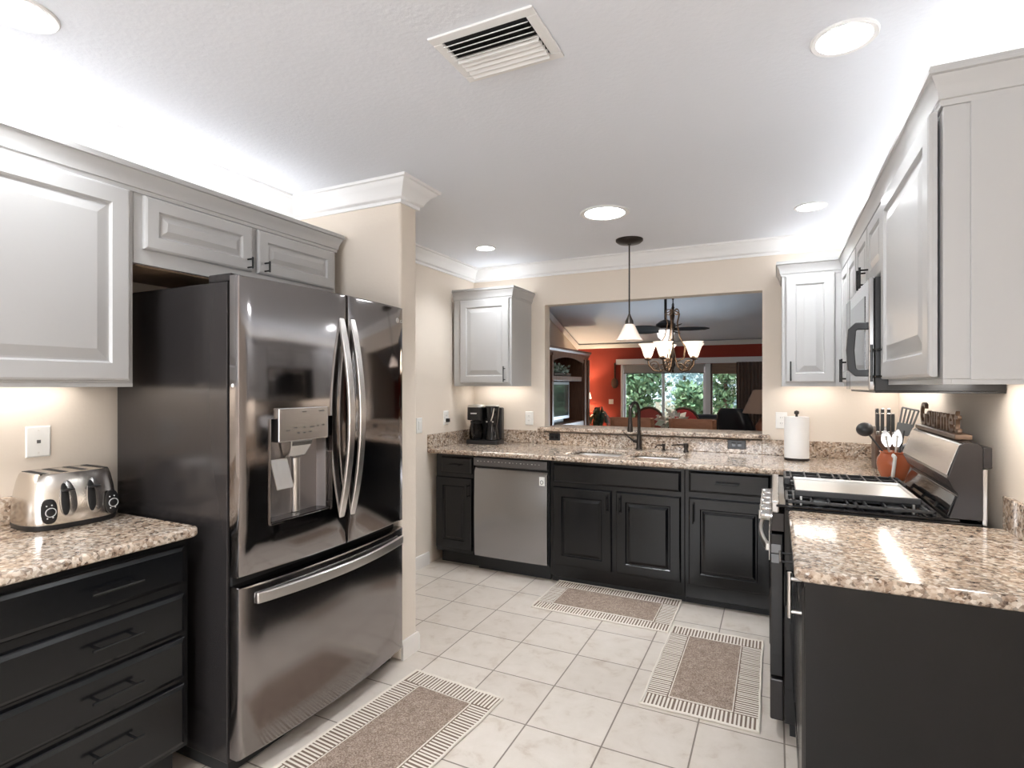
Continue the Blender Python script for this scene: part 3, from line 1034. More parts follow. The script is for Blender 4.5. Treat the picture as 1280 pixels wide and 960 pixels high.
def curved_slab(y0, y1, z0, z1, xb, hole=None, edge=0.012):
    """door with a bowed front; optional recess hole (ya, yb, za, zb, depth)."""
    b = B()
    ys = [y0, y0 + edge * 0.3, y0 + edge, ]
    m_ = 10
    inner = [y0 + edge + (y1 - y0 - 2 * edge) * k / m_ for k in range(1, m_)]
    ys = ys + inner + [y1 - edge, y1 - edge * 0.3, y1]
    zs = [z0, z0 + edge * 0.3, z0 + edge, z1 - edge, z1 - edge * 0.3, z1]
    if hole:
        ys = sorted([y for y in ys if all(abs(y - h) > 0.006 for h in hole[:2])] + list(hole[:2]))
        zs = sorted(zs + list(hole[2:4]))

    def drop(a, a0, a1):
        d = min(a - a0, a1 - a)
        if d >= edge - 1e-6:
            return 0
        q = 1 - d / edge
        return edge * (1 - math.sqrt(max(0, 1 - q * q)))
    V = [[b.bm.verts.new((fx(y) - max(drop(y, y0, y1), drop(z, z0, z1)), y, z)) for z in zs] for y in ys]
    for i in range(len(ys) - 1):
        for j in range(len(zs) - 1):
            if hole and hole[0] - 1e-6 <= ys[i] and ys[i + 1] <= hole[1] + 1e-6 and hole[2] - 1e-6 <= zs[j] and zs[j + 1] <= hole[3] + 1e-6:
                continue
            b.bm.faces.new((V[i][j], V[i + 1][j], V[i + 1][j + 1], V[i][j + 1]))
    # border to the back
    loop = [V[i][0] for i in range(len(ys))] + [V[-1][j] for j in range(1, len(zs))] + [V[i][-1] for i in range(len(ys) - 2, -1, -1)] + [V[0][j] for j in range(len(zs) - 2, 0, -1)]
    back = [b.bm.verts.new((xb, v.co.y, v.co.z)) for v in loop]
    n = len(loop)
    for k in range(n):
        b.bm.faces.new((loop[k], loop[(k + 1) % n], back[(k + 1) % n], back[k]))
    if not hole:
        b.bm.faces.new(back)
    if hole:
        ia, ib = [k for k, y in enumerate(ys) if abs(y - hole[0]) < 1e-6][0], [k for k, y in enumerate(ys) if abs(y - hole[1]) < 1e-6][0]
        ja, jb = [k for k, z in enumerate(zs) if abs(z - hole[2]) < 1e-6][0], [k for k, z in enumerate(zs) if abs(z - hole[3]) < 1e-6][0]
        lp = [V[i][ja] for i in range(ia, ib + 1)] + [V[ib][j] for j in range(ja + 1, jb + 1)] + [V[i][jb] for i in range(ib - 1, ia - 1, -1)] + [V[ia][j] for j in range(jb - 1, ja, -1)]
        xd = FX - hole[4]
        bk = [b.bm.verts.new((xd, v.co.y + (0.012 if v.co.y < (hole[0] + hole[1]) / 2 else -0.012), v.co.z)) for v in lp]
        for k in range(len(lp)):
            b.bm.faces.new((lp[k], lp[(k + 1) % len(lp)], bk[(k + 1) % len(lp)], bk[k]))
        b.bm.faces.new(bk)
    return b


FZ0, FZ1 = 0.735, 1.815
HOLE = (1.452, 1.752, 0.905, 1.295, 0.06)
dl = obj('door', curved_slab(FY0, FYM - 0.004, FZ0, FZ1, FRX + 0.013, HOLE), 'fridge', t, smooth=True)
dr = obj('door', curved_slab(FYM + 0.004, FY1, FZ0, FZ1, FRX + 0.013), 'fridge', t, smooth=True)
fz = obj('freezer_drawer', curved_slab(FY0, FY1, 0.085, 0.700, FRX + 0.013), 'freezer', t, smooth=True)


def bowed_bar(p0, p1, out, width, thick, n=22, foot=0.012):
    p0 = Vector(p0); p1 = Vector(p1)
    d = (p1 - p0)
    wdir = Vector((0, 1, 0)) if abs(d.z) > abs(d.y) else Vector((0, 0, 1))
    b = B()
    rings = []
    for i in range(n + 1):
        s = i / n
        o = foot + out * math.sin(PI * s) ** 0.85
        c = p0 + d * s + Vector((o, 0, 0))
        c2 = p0 + d * s + Vector((max(o - thick, 0.001), 0, 0))
        rings.append([c - wdir * width / 2, c + wdir * width / 2, c2 + wdir * width / 2, c2 - wdir * width / 2])
    b.loft(rings)
    return b


xh = FX + 0.004
obj('handle', bowed_bar((xh, 1.808, 0.85), (xh, 1.808, 1.715), 0.062, 0.033, 0.016), 'silver', dl, 0.004, smooth=True)['label'] = 'bowed brushed steel handle'
obj('handle', bowed_bar((xh, 1.876, 0.85), (xh, 1.876, 1.715), 0.062, 0.033, 0.016), 'silver', dr, 0.004, smooth=True)['label'] = 'bowed brushed steel handle'
obj('handle', bowed_bar((FX - 0.006, 1.395, 0.648), (FX - 0.006, 2.255, 0.648), 0.055, 0.040, 0.016), 'silver', fz, 0.004, smooth=True)['label'] = 'bowed brushed steel handle'
# dispenser
b = B()
yy0, yy1, za, zb = HOLE[0], HOLE[1], HOLE[2], HOLE[3]
for a in ((yy0 - 0.003, yy0 + 0.001, za - 0.004, zb), (yy1 - 0.001, yy1 + 0.003, za - 0.004, zb), (yy0, yy1, za - 0.006, za + 0.002)):
    b.box(FX - 0.02, FX + 0.004, a[0], a[1], a[2], a[3])
obj('dispenser_frame', b, 'fridge', dl, 0.001)
b = B()
b.box(FX - 0.0595, FX - 0.057, yy0 + 0.013, yy1 - 0.013, za, zb)
b.loft([[(FX - 0.0585, yy0 + 0.0125, z), (FX - 0.0065, yy0 + 0.001, z), (FX - 0.0065, yy0 + 0.003, z), (FX - 0.0585, yy0 + 0.0155, z)] for z in (za, zb)])
b.loft([[(FX - 0.0585, yy1 - 0.0125, z), (FX - 0.0065, yy1 - 0.001, z), (FX - 0.0065, yy1 - 0.003, z), (FX - 0.0585, yy1 - 0.0155, z)] for z in (za, zb)])
M['recess'] = mat('dispenser_lining', (0.36, 0.335, 0.33), 0.38, 0.85)
obj('dispenser_lining', b, 'recess', dl)
b = B().lathe([(0.02, 0.01), (0.02, 0.225)], (FX - 0.058, 1.622, za), 20)
obj('dispenser_column', b, 'silver', dl, smooth=True)
obj('dispenser_panel', B().box(FX - 0.055, FX + 0.018, 1.478, 1.728, 1.205, 1.335), 'steel', dl, 0.004)['label'] = 'steel control panel with small grey symbols'
b = B()
for k, (yy, zz_, w) in enumerate(((1.60, 1.318, 0.022), (1.69, 1.318, 0.03), (1.52, 1.248, 0.02), (1.555, 1.256, 0.018), (1.60, 1.256, 0.012), (1.64, 1.256, 0.024), (1.67, 1.258, 0.01), (1.70, 1.26, 0.012), (1.57, 1.236, 0.012), (1.60, 1.236, 0.012), (1.63, 1.237, 0.014))):
    b.box(FX + 0.0181, FX + 0.0186, yy - w / 2, yy + w / 2, zz_ - 0.002, zz_ + 0.002)
obj('panel_markings', b, 'darkgrey', dl)
b = B()
b.loft([[(FX - 0.055, 1.545, 1.205), (FX + 0.008, 1.545, 1.205), (FX + 0.008, 1.655, 1.205), (FX - 0.055, 1.655, 1.205)],
        [(FX - 0.055, 1.55, 1.17), (FX + 0.004, 1.548, 1.185), (FX + 0.004, 1.652, 1.185), (FX - 0.055, 1.65, 1.17)],
        [(FX - 0.055, 1.56, 1.135), (FX - 0.02, 1.56, 1.14), (FX - 0.02, 1.64, 1.14), (FX - 0.055, 1.64, 1.135)]])
obj('dispenser_spout', b, 'steel', dl, 0.004)
b = B()
b.loft([[(FX - 0.050, 1.490, 1.135), (FX - 0.044, 1.490, 1.135), (FX - 0.044, 1.572, 1.135), (FX - 0.050, 1.572, 1.135)],
        [(FX - 0.020, 1.498, 1.02), (FX - 0.014, 1.498, 1.02), (FX - 0.014, 1.578, 1.02), (FX - 0.020, 1.578, 1.02)]])
obj('dispenser_paddle', b, 'silver', dl, 0.003)
b = B()
b.prism([(yy0 + 0.004, za + 0.003), (yy1 - 0.004, za + 0.003), (yy1 - 0.004, za + 0.008), (yy0 + 0.004, za + 0.008)], FX - 0.058, FX + 0.006, 'x')
obj('drip_tray', b, 'fridge_side', dl)
for y in (FY0 + 0.004, FY1 - 0.09):
    obj('hinge_cover', B().box(FRX - 0.11, FRX + 0.012, y, y + 0.08, 1.796, 1.826), 'fridge_side', t, 0.006)
lg = obj('badge', B().lathe([(0.001, 0.0), (0.013, 0.0), (0.013, 0.003), (0.001, 0.0035)], (fx(2.225) - 0.0005, 2.225, 1.745), 24, axis='x'), 'silver', dr, smooth=True)
text_mesh('LG', 0.022, 0.0006, 'lightmark', 'badge_lettering', dr, facing_mtx('+X', (fx(2.255) + 0.0004, 2.256, 1.737)))
obj('sticker', B().box(fx(2.268) - 0.004, fx(2.268) - 0.0, 2.258, 2.272, 1.52, 1.585), 'offwhite', dr)
obj('screw_cap', B().lathe([(0.001, 0), (0.007, 0), (0.006, -0.003), (0.001, -0.004)], (FRX + 0.03, FY0, 1.42), 14, axis='y'), 'white', dl, smooth=True)
b = B()
for y in (FY0 + 0.05, FY1 - 0.06):
    b.cyl((-1.82, y, 0.0), (-1.82, y, 0.06), 0.02)
    b.cyl((-2.36, y, 0.0), (-2.36, y, 0.06), 0.02)
obj('feet', b, 'rubber', t)

# ------------------------------------------------------------------ dishwasher
t = thing('dishwasher', 'brushed steel dishwasher under the back worktop', 'dishwasher', (-1.79, 4.0, 0))
DWX0, DWX1 = -2.100, -1.478
obj('tub', B().box(DWX0 + 0.004, DWX1 - 0.004, BBF + 0.01, WB - 0.06, 0.10, 0.872), 'blackp', t)
b = B()
prof = [(BBF + 0.009, 0.118), (BBF - 0.022, 0.118), (BBF - 0.030, 0.14), (BBF - 0.034, 0.45), (BBF - 0.030, 0.765), (BBF - 0.012, 0.792), (BBF + 0.009, 0.792)]
rings = []
for k in range(15):
    u = -1 + 2 * k / 14
    x = (DWX0 + DWX1 + 0.002) / 2 + u * (DWX1 - DWX0 - 0.022) / 2
    bow = 0.005 * (1 - abs(u) ** 3)
    rings.append([(x, (y if y > BBF else y + 0.004 - bow), z) for y, z in prof])
b.loft(rings)
d = obj('door', b, 'steel_dw', t, smooth=True)
obj('control_panel', B().box(DWX0 + 0.008, DWX1 - 0.008, BBF - 0.032, BBF + 0.009, 0.808, 0.872), 'dw_panel', t, 0.005)
b = B()
for k in range(18):
    x = DWX0 + 0.04 + k * 0.03
    b.box(x, x + (0.005 if k % 3 else 0.012), BBF - 0.0325, BBF - 0.0318, 0.842, 0.847)
obj('panel_markings', b, 'lightmark', t)
st = obj('energy_sticker', B().box(-1.545, -1.505, BBF - 0.0345, BBF - 0.028, 0.695, 0.758), 'white', d)
b = B()
b.tube([(-1.525 + 0.011 * math.cos(2 * PI * k / 20), BBF - 0.0355, 0.72 + 0.013 * math.sin(2 * PI * k / 20)) for k in range(20)], 0.0022, 6, closed=True)
obj('sticker_emblem', b, 'darkgrey', st) if False else obj('sticker_emblem', b, 'darkgrey', d)
obj('kick_plate', B().box(DWX0 + 0.01, DWX1 - 0.01, BBF + 0.05, BBF + 0.065, 0.0, 0.112), 'kick', t)

# ------------------------------------------------------------------ range
RX0, RX1, RY0, RY1 = 0.0, 0.665, 2.485, 3.255
RT = 0.937
t = thing('gas_range', 'black and steel gas range between the worktops on the right', 'range', (0.33, 2.87, 0))
obj('body', B().box(0.03, RX1, RY0, RY1, 0.05, RT - 0.012), 'gloss', t, 0.004)
obj('cooktop', B().box(0.0, 0.60, RY0, RY1, RT - 0.012, RT), 'gloss', t, 0.004)
obj('front_trim', B().box(-0.018, 0.012, RY0 + 0.002, RY1 - 0.002, 0.90, RT + 0.012), 'steel', t, 0.006)
obj('control_panel', B().prism([(0.03, 0.825), (-0.02, 0.825), (-0.012, 0.90), (0.03, 0.90)], RY0 + 0.004, RY1 - 0.004, 'y'), 'fridge_side', t, 0.003)
for k in range(5):
    yk = 2.60 + k * 0.135
    b = B()
    b.lathe([(0.026, -0.014), (0.026, -0.022), (0.022, -0.026), (0.021, -0.055), (0.018, -0.060), (0.001, -0.061)], (0.0, yk, 0.865), 22, axis='x')
    b.box(-0.066, -0.055, yk - 0.004, yk + 0.004, 0.847, 0.883)
    obj('knob', b, 'chrome', t, smooth=True)
ov = obj('oven_door', B().box(-0.022, 0.028, RY0 + 0.003, RY1 - 0.003, 0.235, 0.815), 'gloss', t, 0.006)
obj('door_skin', B().box(-0.027, -0.0215, RY0 + 0.02, RY1 - 0.02, 0.70, 0.81), 'steel', ov, 0.002)
obj('oven_window', B().box(-0.0255, -0.0215, RY0 + 0.10, RY1 - 0.10, 0.32, 0.66), 'gloss', ov, 0.002)
b = bowed_bar((0, 0, 0), (0, 1, 0), 0.045, 0.024, 0.016, foot=0.02)
rings = []
n = 20
b = B()
for i in range(n + 1):
    s = i / n
    y = RY0 + 0.03 + (RY1 - RY0 - 0.06) * s
    o = -0.030 - 0.042 * math.sin(PI * s) ** 0.6
    rings.append([(o, y, 0.735), (o, y, 0.765), (o + 0.016, y, 0.765), (o + 0.016, y, 0.735)])
b.loft(rings)
for y in (RY0 + 0.03, RY1 - 0.055):
    b.box(-0.04, -0.02, y, y + 0.025, 0.735, 0.765)
obj('door_handle', b, 'silver', ov, 0.004, smooth=True)['label'] = 'bowed silver oven handle'
b = B()
for z in (0.715, 0.755):
    for y in (RY0 - 0.0015,):
        b.box(-0.018, 0.018, y, y + 0.004, z - 0.018, z + 0.018)
M['vent_grey'] = mat('vent_grey', (0.22, 0.22, 0.225), 0.4, 0.5)
obj('side_vents', b, 'vent_grey', ov, 0.002)
dw = obj('storage_drawer', B().box(-0.022, 0.028, RY0 + 0.003, RY1 - 0.003, 0.055, 0.222), 'fridge_side', t, 0.006)
obj('kick_plate', B().box(0.05, 0.08, RY0 + 0.01, RY1 - 0.01, 0.0, 0.055), 'kick', t)
# backguard
bgp = [(0.567, RT), (0.592, 1.022), (0.590, 1.03), (0.578, 1.045), (0.572, 1.06), (0.560, 1.085), (0.565, 1.095), (0.598, 1.205), (0.612, 1.215), (0.652, 1.212), (0.664, 1.195), (0.664, RT)]
obj('backguard', B().prism(bgp, RY0, RY1, 'y'), 'fridge_side', t, 0.003)
b = B().loft([[(0.5615, y, 1.094), (0.5975, y, 1.206), (0.5945, y, 1.207), (0.5580, y, 1.095)] for y in (RY0 + 0.004, RY1 - 0.004)])
cp = obj('display_panel', b, 'steel', t, 0.001)
b = B().loft([[(0.5615 + 0.036 * q - 0.952 * o, y, 1.094 + 0.112 * q + 0.306 * o) for q, o in ((0.3, 0.0), (0.82, 0.0), (0.82, 0.0012), (0.3, 0.0012))] for y in (RY0 + 0.30, RY0 + 0.56)])
obj('display', b, 'gloss', cp)
b = B().loft([[(0.566, y, RT + 0.006), (0.590, y, 1.018), (0.586, y, 1.019), (0.562, y, RT + 0.007)] for y in (RY0 + 0.012, RY1 - 0.012)])
obj('lower_panel', b, 'gloss', t, 0.001)
obj('rear_trim', B().box(0.665, 0.680, RY0 + 0.012, RY1 - 0.012, RT - 0.02, 1.12), 'silver', t, 0.003)
obj('rear_cap', B().box(0.6645, 0.69, RY0 + 0.002, RY1 - 0.002, 1.125, 1.20), 'fridge_side', t, 0.003)
# grates: two side grates and a centre griddle
def grate(y0, y1, zb_, zt):
    b = B()
    x0, x1 = 0.035, 0.535
    zb_, zt = RT + zb_, RT + zt
    w = 0.011
    for y in (y0, y1 - w):
        b.box(x0, x1, y, y + w, zb_, zt)
    for x in (x0, x1 - w, (x0 + x1 - w) / 2):
        b.box(x, x + w, y0, y1, zb_, zt)
    yc = (y0 + y1) / 2
    b.box(x0, x1, yc - w / 2, yc + w / 2, zb_, zt)
    for k in range(8):
        x = x0 + (k + 0.5) * (x1 - x0) / 8
        b.box(x - 0.004, x + 0.004, y0, y1, zb_ + 0.003, zt + 0.004)
    for x in (x0, x1 - w):
        for y in (y0, y1 - w):
            b.box(x, x + w, y, y + w, RT, zb_)
    return b


def burner(x, y, r):
    b = B()
    b.lathe([(r * 1.25, 0.0), (r * 1.25, 0.004), (r, 0.006), (r, 0.013), (r * 0.9, 0.016), (0.001, 0.0165)], (x, y, RT), 24)
    return b


for y0, y1 in ((RY0 + 0.02, RY0 + 0.255), (RY1 - 0.255, RY1 - 0.02)):
    obj('grate', grate(y0, y1, *((0.007, 0.018) if y0 < 2.8 else (0.018, 0.034))), 'iron', t, 0.002)
    for x in (0.16, 0.42):
        obj('burner', burner(x, y0 + 0.06 if y0 < 2.8 else (y0 + y1) / 2, 0.03 if y0 < 2.8 else 0.038), 'iron', t, smooth=True)
GY0, GY1 = RY0 + 0.115, RY1 - 0.275
b = B()
b.box(0.075, 0.50, GY0, GY1, RT + 0.026, RT + 0.033)
b.box(0.075, 0.50, GY1 - 0.006, GY1, RT + 0.033, RT + 0.044)
b.box(0.494, 0.50, GY0, GY1, RT + 0.033, RT + 0.044); b.box(0.075, 0.081, GY0, GY1, RT + 0.033, RT + 0.040)
for x in (0.09, 0.48):
    for y in (GY0 + 0.01, GY1 - 0.02):
        b.box(x, x + 0.01, y, y + 0.01, RT, RT + 0.026)
obj('griddle', b, 'sink', t, 0.002)['label'] = 'pale steel griddle plate'
b = B()
b.box(0.070, 0.505, GY0 - 0.014, GY0 - 0.0005, RT + 0.022, RT + 0.046)
obj('griddle_edge', b, 'iron', t, 0.003)
b = B()
b.box(0.035, 0.06, GY1 - 0.10, GY1 - 0.03, RT + 0.022, RT + 0.050); b.box(0.06, 0.0745, GY1 - 0.09, GY1 - 0.04, RT + 0.028, RT + 0.034)
obj('griddle_handle', b, 'iron', t, 0.003)

# ------------------------------------------------------------------ microwave
MX, MY0, MY1, MZ0, MZ1 = 0.322, 2.502, 3.264, 1.398, 1.838
t = thing('microwave', 'black over-the-range microwave with steel front below the short cabinet', 'microwave', (0.53, 2.88, MZ0))
obj('housing', B().box(MX + 0.02, WR - 0.002, MY0, MY1, MZ0, MZ1), 'blackp', t, 0.003)
d = obj('door', B().box(MX, MX + 0.019, MY0 + 0.002, MY1 - 0.17, MZ0 + 0.004, MZ1 - 0.002), 'micro', t, 0.004)
obj('control_panel', B().box(MX, MX + 0.019, MY1 - 0.167, MY1 - 0.002, MZ0 + 0.004, MZ1 - 0.002), 'gloss', t, 0.004)
obj('door_window', B().box(MX - 0.0015, MX + 0.001, MY0 + 0.10, MY1 - 0.21, MZ0 + 0.07, MZ1 - 0.06), 'gloss', d)
b = B()
hy = MY0 + 0.055
pts = [(MX + 0.002, hy, 1.655), (MX - 0.035, hy, 1.655), (MX - 0.050, hy, 1.64), (MX - 0.056, hy, 1.56), (MX - 0.050, hy, 1.485), (MX - 0.035, hy, 1.47), (MX + 0.002, hy, 1.47)]
b.tube(pts, 0.012, 4, flat=(1.2, 0.9))
obj('handle', b, 'blackp', d, 0.003)
b = B().box(MX + 0.021, WR - 0.003, MY0 + 0.001, MY0 + 0.012, MZ0 - 0.006, MZ0 - 0.0003)
b.box(MX + 0.021, MX + 0.032, MY0 + 0.012, MY1 - 0.012, MZ0 - 0.006, MZ0 - 0.0003)
obj('bottom_rim', b, 'blackp', t)
obj('grease_filter', B().box(MX + 0.06, WR - 0.18, MY0 + 0.06, MY1 - 0.06, MZ0 - 0.006, MZ0), 'blackp', t)

# ------------------------------------------------------------------ toaster (local frame, front = +x)
t = thing('toaster', 'brushed steel four-slot toaster on the left worktop', 'toaster', (0, 0, 0))
L, D, H = 0.285, 0.255, 0.192


def superell(a, b_, n=44, e=3.0):
    pts = []
    for k in range(n):
        th = 2 * PI * k / n
        c, s = math.cos(th), math.sin(th)
        pts.append((math.copysign(abs(c) ** (2 / e), c) * a, math.copysign(abs(s) ** (2 / e), s) * b_))
    return pts


b = B()
rings = []
for z, k, kk in ((0.018, 1.0, 1.0), (0.03, 1.01, 1.01), (0.075, 0.99, 0.995), (0.125, 0.93, 0.96), (0.165, 0.84, 0.91), (0.185, 0.775, 0.87), (0.191, 0.74, 0.845), (0.192, 0.70, 0.82)):
    rings.append([(x, y, z) for x, y in superell(D / 2 * k, L / 2 * kk)])
b.loft(rings)
shell = obj('shell', b, 'toaster', t, smooth=True)
b = B()
b.loft([[(x, y, z) for x, y in superell(D / 2 * k, L / 2 * k)] for z, k in ((0.0, 0.96), (0.004, 1.0), (0.019, 1.012))])
obj('base', b, 'blackp', t, smooth=True)
for yy in (-0.090, -0.031, 0.031, 0.090):
    obj('slot', B().box(-0.072, 0.074, yy - 0.0115, yy + 0.0115, 0.186, 0.1926), 'rubber', shell)


def tx(z):
    pr = ((0.018, 1.0), (0.03, 1.01), (0.075, 0.99), (0.125, 0.93), (0.165, 0.84), (0.185, 0.775))
    for (za_, ka), (zb_, kb) in zip(pr, pr[1:]):
        if za_ <= z <= zb_:
            return D / 2 * (ka + (kb - ka) * (z - za_) / (zb_ - za_))
    return D / 2 * 0.775


def plate(yc, hw, z0, z1, out, n=26, e=2.6, squash=0.0):
    """rounded plate lying on the front of the shell."""
    ring_o, ring_i, ring_b = [], [], []
    zc, hh = (z0 + z1) / 2, (z1 - z0) / 2
    for k in range(n):
        th = 2 * PI * k / n
        c, s = math.cos(th), math.sin(th)
        u = math.copysign(abs(c) ** (2 / e), c); v = math.copysign(abs(s) ** (2 / e), s)
        y = yc + hw * u * (1 - squash * (v + 1) / 2); z = zc + hh * v
        sag = 0.0 if abs(y) < 0.085 else (abs(y) - 0.085) ** 2 * 4.0
        ring_b.append((tx(z) - 0.006 - sag, y, z))
        ring_o.append((tx(z) + out - sag, y, z))
        y2, z2 = yc + (y - yc) * 0.9, zc + (z - zc) * 0.94
        ring_i.append((tx(z2) + out + 0.001 - sag, y2, z2))
    return B().loft([ring_b, ring_o, ring_i])


for s in (-1, 1):
    obj('control_plate', plate(s * 0.096, 0.022, 0.026, 0.110, 0.0015), 'blackp', shell, smooth=True)
    b = B()
    yc, zc = s * 0.096, 0.066
    sag = 0.0
    b.lathe([(0.0115, -0.003), (0.0115, 0.009), (0.009, 0.0105), (0.001, 0.0108)], (tx(zc) + 0.001, yc, zc), 20, axis='x')
    obj('knob', b, 'blackp', shell, smooth=True)
    b = B()
    b.tube([(tx(zc) + 0.0085, yc + 0.0150 * math.cos(2 * PI * k / 24), zc + 0.0150 * math.sin(2 * PI * k / 24)) for k in range(24)], 0.0014, 6, closed=True)
    for dy, dz in ((-0.009, 0.022), (0.006, 0.023), (-0.008, -0.020), (0.008, -0.019)):
        b.sphere((tx(zc + dz) + 0.003, yc + dy, zc + dz), 0.0025, 8, 6)
    obj('knob_ring', b, 'lightmark', shell)
    obj('lever_surround', plate(s * 0.040, 0.030, 0.040, 0.166, 0.0012, e=2.1, squash=0.3), 'chrome', shell, smooth=True)
    obj('lever_track', plate(s * 0.040 - 0.010, 0.014, 0.048, 0.158, 0.0030, e=2.2, squash=0.2), 'rubber', shell, smooth=True)
    b = B()
    b.loft([[(tx(0.138) - 0.004, s * 0.040 - 0.003 + dy, 0.136 + dz) for dy, dz in ((-0.012, -0.003), (0.012, -0.003), (0.012, 0.003), (-0.012, 0.003))],
            [(tx(0.138) + 0.018, s * 0.040 - 0.003 + dy, 0.134 + dz) for dy, dz in ((-0.019, -0.003), (0.019, -0.003), (0.019, 0.004), (-0.019, 0.004))],
            [(tx(0.138) + 0.026, s * 0.040 - 0.003 + dy, 0.135 + dz) for dy, dz in ((-0.014, -0.002), (0.014, -0.002), (0.014, 0.003), (-0.014, 0.003))]])
    obj('lever', b, 'blackp', shell, 0.002)
t.location = (-2.362, 1.113, CT)
t.rotation_euler = (0, 0, math.radians(-3))

# ------------------------------------------------------------------ coffee maker (local, front = -y)
t = thing('coffee_maker', 'black twin coffee maker with glass carafe in the back left corner', 'coffee maker', (0, 0, 0))
obj('base', B().prism(rounded_rect_poly(-0.145, 0.145, -0.10, 0.11, ('bl', 'br', 'tr', 'tl'), 0.03), 0, 0.035), 'blackp', t, 0.006)
obj('column', B().box(-0.135, 0.14, 0.03, 0.11, 0.035, 0.31), 'blackp', t, 0.012)
b = B().prism(rounded_rect_poly(-0.14, 0.0, -0.095, 0.05, ('bl', 'br'), 0.04), 0.205, 0.315)
obj('brew_head', b, 'blackp', t, 0.005)
b = B().loft([[(x * k - 0.07, y * k2 - 0.022, z) for x, y in superell(0.072, 0.075, 32, 3.2)] for z, k, k2 in ((0.315, 1.0, 1.0), (0.326, 0.99, 0.99), (0.334, 0.9, 0.92), (0.336, 0.6, 0.6))])
obj('lid', b, 'silver', t, smooth=True)
b = B().box(-0.10, -0.045, -0.0965, -0.0945, 0.258, 0.268)
obj('brand_strip', b, 'lightmark', t)
b = B().lathe([(0.050, 0.036), (0.058, 0.05), (0.062, 0.09), (0.058, 0.14), (0.048, 0.175), (0.046, 0.19)], (-0.07, -0.03, 0), 28, cap=False)
ca = obj('carafe', b, 'carafe', t, smooth=True)
obj('carafe_band', B().lathe([(0.047, 0.176), (0.050, 0.178), (0.050, 0.196), (0.044, 0.198), (0.001, 0.199)], (-0.07, -0.03, 0), 28), 'blackp', ca, smooth=True)
b = B().tube([(-0.07, -0.078, 0.19), (-0.075, -0.115, 0.185), (-0.078, -0.122, 0.14), (-0.075, -0.11, 0.085), (-0.07, -0.09, 0.07)], 0.008, 8)
obj('carafe_handle', b, 'blackp', ca, smooth=True)
b = B().lathe([(0.03, 0.035), (0.062, 0.04), (0.056, 0.09), (0.045, 0.15), (0.050, 0.19), (0.060, 0.25), (0.063, 0.31), (0.06, 0.322)], (0.07, -0.02, 0), 28)
obj('single_serve_side', b, 'gloss', t, smooth=True)
b = B().tube([(0.105, -0.075, 0.31), (0.095, -0.078, 0.25), (0.075, -0.07, 0.20)], 0.005, 8)
b.lathe([(0.062, 0.322), (0.064, 0.326), (0.06, 0.333), (0.001, 0.334)], (0.07, -0.02, 0), 28)
obj('chrome_accent', b, 'silver', t, smooth=True)
b = B()
for x in (0.035, 0.09):
    b.lathe([(0.007, 0), (0.007, -0.004), (0.001, -0.005)], (x, -0.065, 0.192), 14, axis='y')
obj('button', b, 'silver', t, smooth=True)
t.location = (-2.268, 4.185, CT)
t.rotation_euler = (0, 0, math.radians(10))

# ------------------------------------------------------------------ faucet and soap dispenser
fy, fxx = 4.30, -0.965
t = thing('faucet', 'dark bronze gooseneck kitchen faucet behind the sink', 'faucet', (fxx, fy, CT))
b = B().lathe([(0.026, 0), (0.027, 0.006), (0.022, 0.014), (0.020, 0.03), (0.021, 0.075), (0.018, 0.085), (0.019, 0.10), (0.015, 0.112), (0.013, 0.12)], (fxx, fy, CT), 24)
obj('body', b, 'bronze', t, smooth=True)
pts = [(fxx, fy, CT + 0.11), (fxx, fy, CT + 0.285)]
R_ = 0.085
dirx, diry = -0.17, -0.985
for k in range(1, 15):
    a = PI * k / 14
    o = R_ - R_ * math.cos(a)
    pts.append((fxx + dirx * o, fy + diry * o, CT + 0.285 + R_ * math.sin(a)))
pts.append((fxx + dirx * 2 * R_, fy + diry * 2 * R_, CT + 0.235))
obj('spout', B().tube(pts, 0.0125, 14), 'bronze', t, smooth=True)
ex, ey = fxx + dirx * 2 * R_, fy + diry * 2 * R_
b = B().lathe([(0.013, 0.255), (0.015, 0.25), (0.017, 0.21), (0.021, 0.17), (0.022, 0.155), (0.018, 0.15)], (ex, ey, CT), 20)
obj('spray_head', b, 'bronze', t, smooth=True)
b = B().cyl((fxx - 0.015, fy - 0.003, CT + 0.06), (fxx - 0.045, fy - 0.01, CT + 0.068), 0.012)
b.tube([(fxx - 0.04, fy - 0.01, CT + 0.068), (fxx - 0.08, fy - 0.02, CT + 0.10), (fxx - 0.115, fy - 0.03, CT + 0.135)], [0.008, 0.006, 0.0045], 10)
obj('lever', b, 'bronze', t, smooth=True)
sx_, sy_ = -0.610, 4.29
t = thing('soap_dispenser', 'dark bronze soap pump at the right end of the sink', 'soap dispenser', (sx_, sy_, CT))
obj('base', B().lathe([(0.020, 0), (0.020, 0.005), (0.015, 0.012), (0.0145, 0.03), (0.019, 0.035), (0.019, 0.062), (0.012, 0.066)], (sx_, sy_, CT), 20), 'bronze', t, smooth=True)
obj('spout', B().tube([(sx_, sy_, CT + 0.055), (sx_ - 0.05, sy_ - 0.02, CT + 0.056), (sx_ - 0.10, sy_ - 0.035, CT + 0.05)], 0.005, 8), 'bronze', t, smooth=True)
ax_ = -0.78
t = thing('side_sprayer', 'short dark bronze tap between the faucet and the soap pump', 'tap', (ax_, 4.32, CT))
obj('stem', B().lathe([(0.016, 0), (0.016, 0.006), (0.010, 0.012), (0.009, 0.035), (0.013, 0.04), (0.012, 0.052)], (ax_, 4.32, CT), 18), 'bronze', t, smooth=True)
obj('spout', B().tube([(ax_, 4.32, CT + 0.04), (ax_ - 0.04, 4.29, CT + 0.045), (ax_ - 0.058, 4.275, CT + 0.02)], 0.005, 8), 'bronze', t, smooth=True)

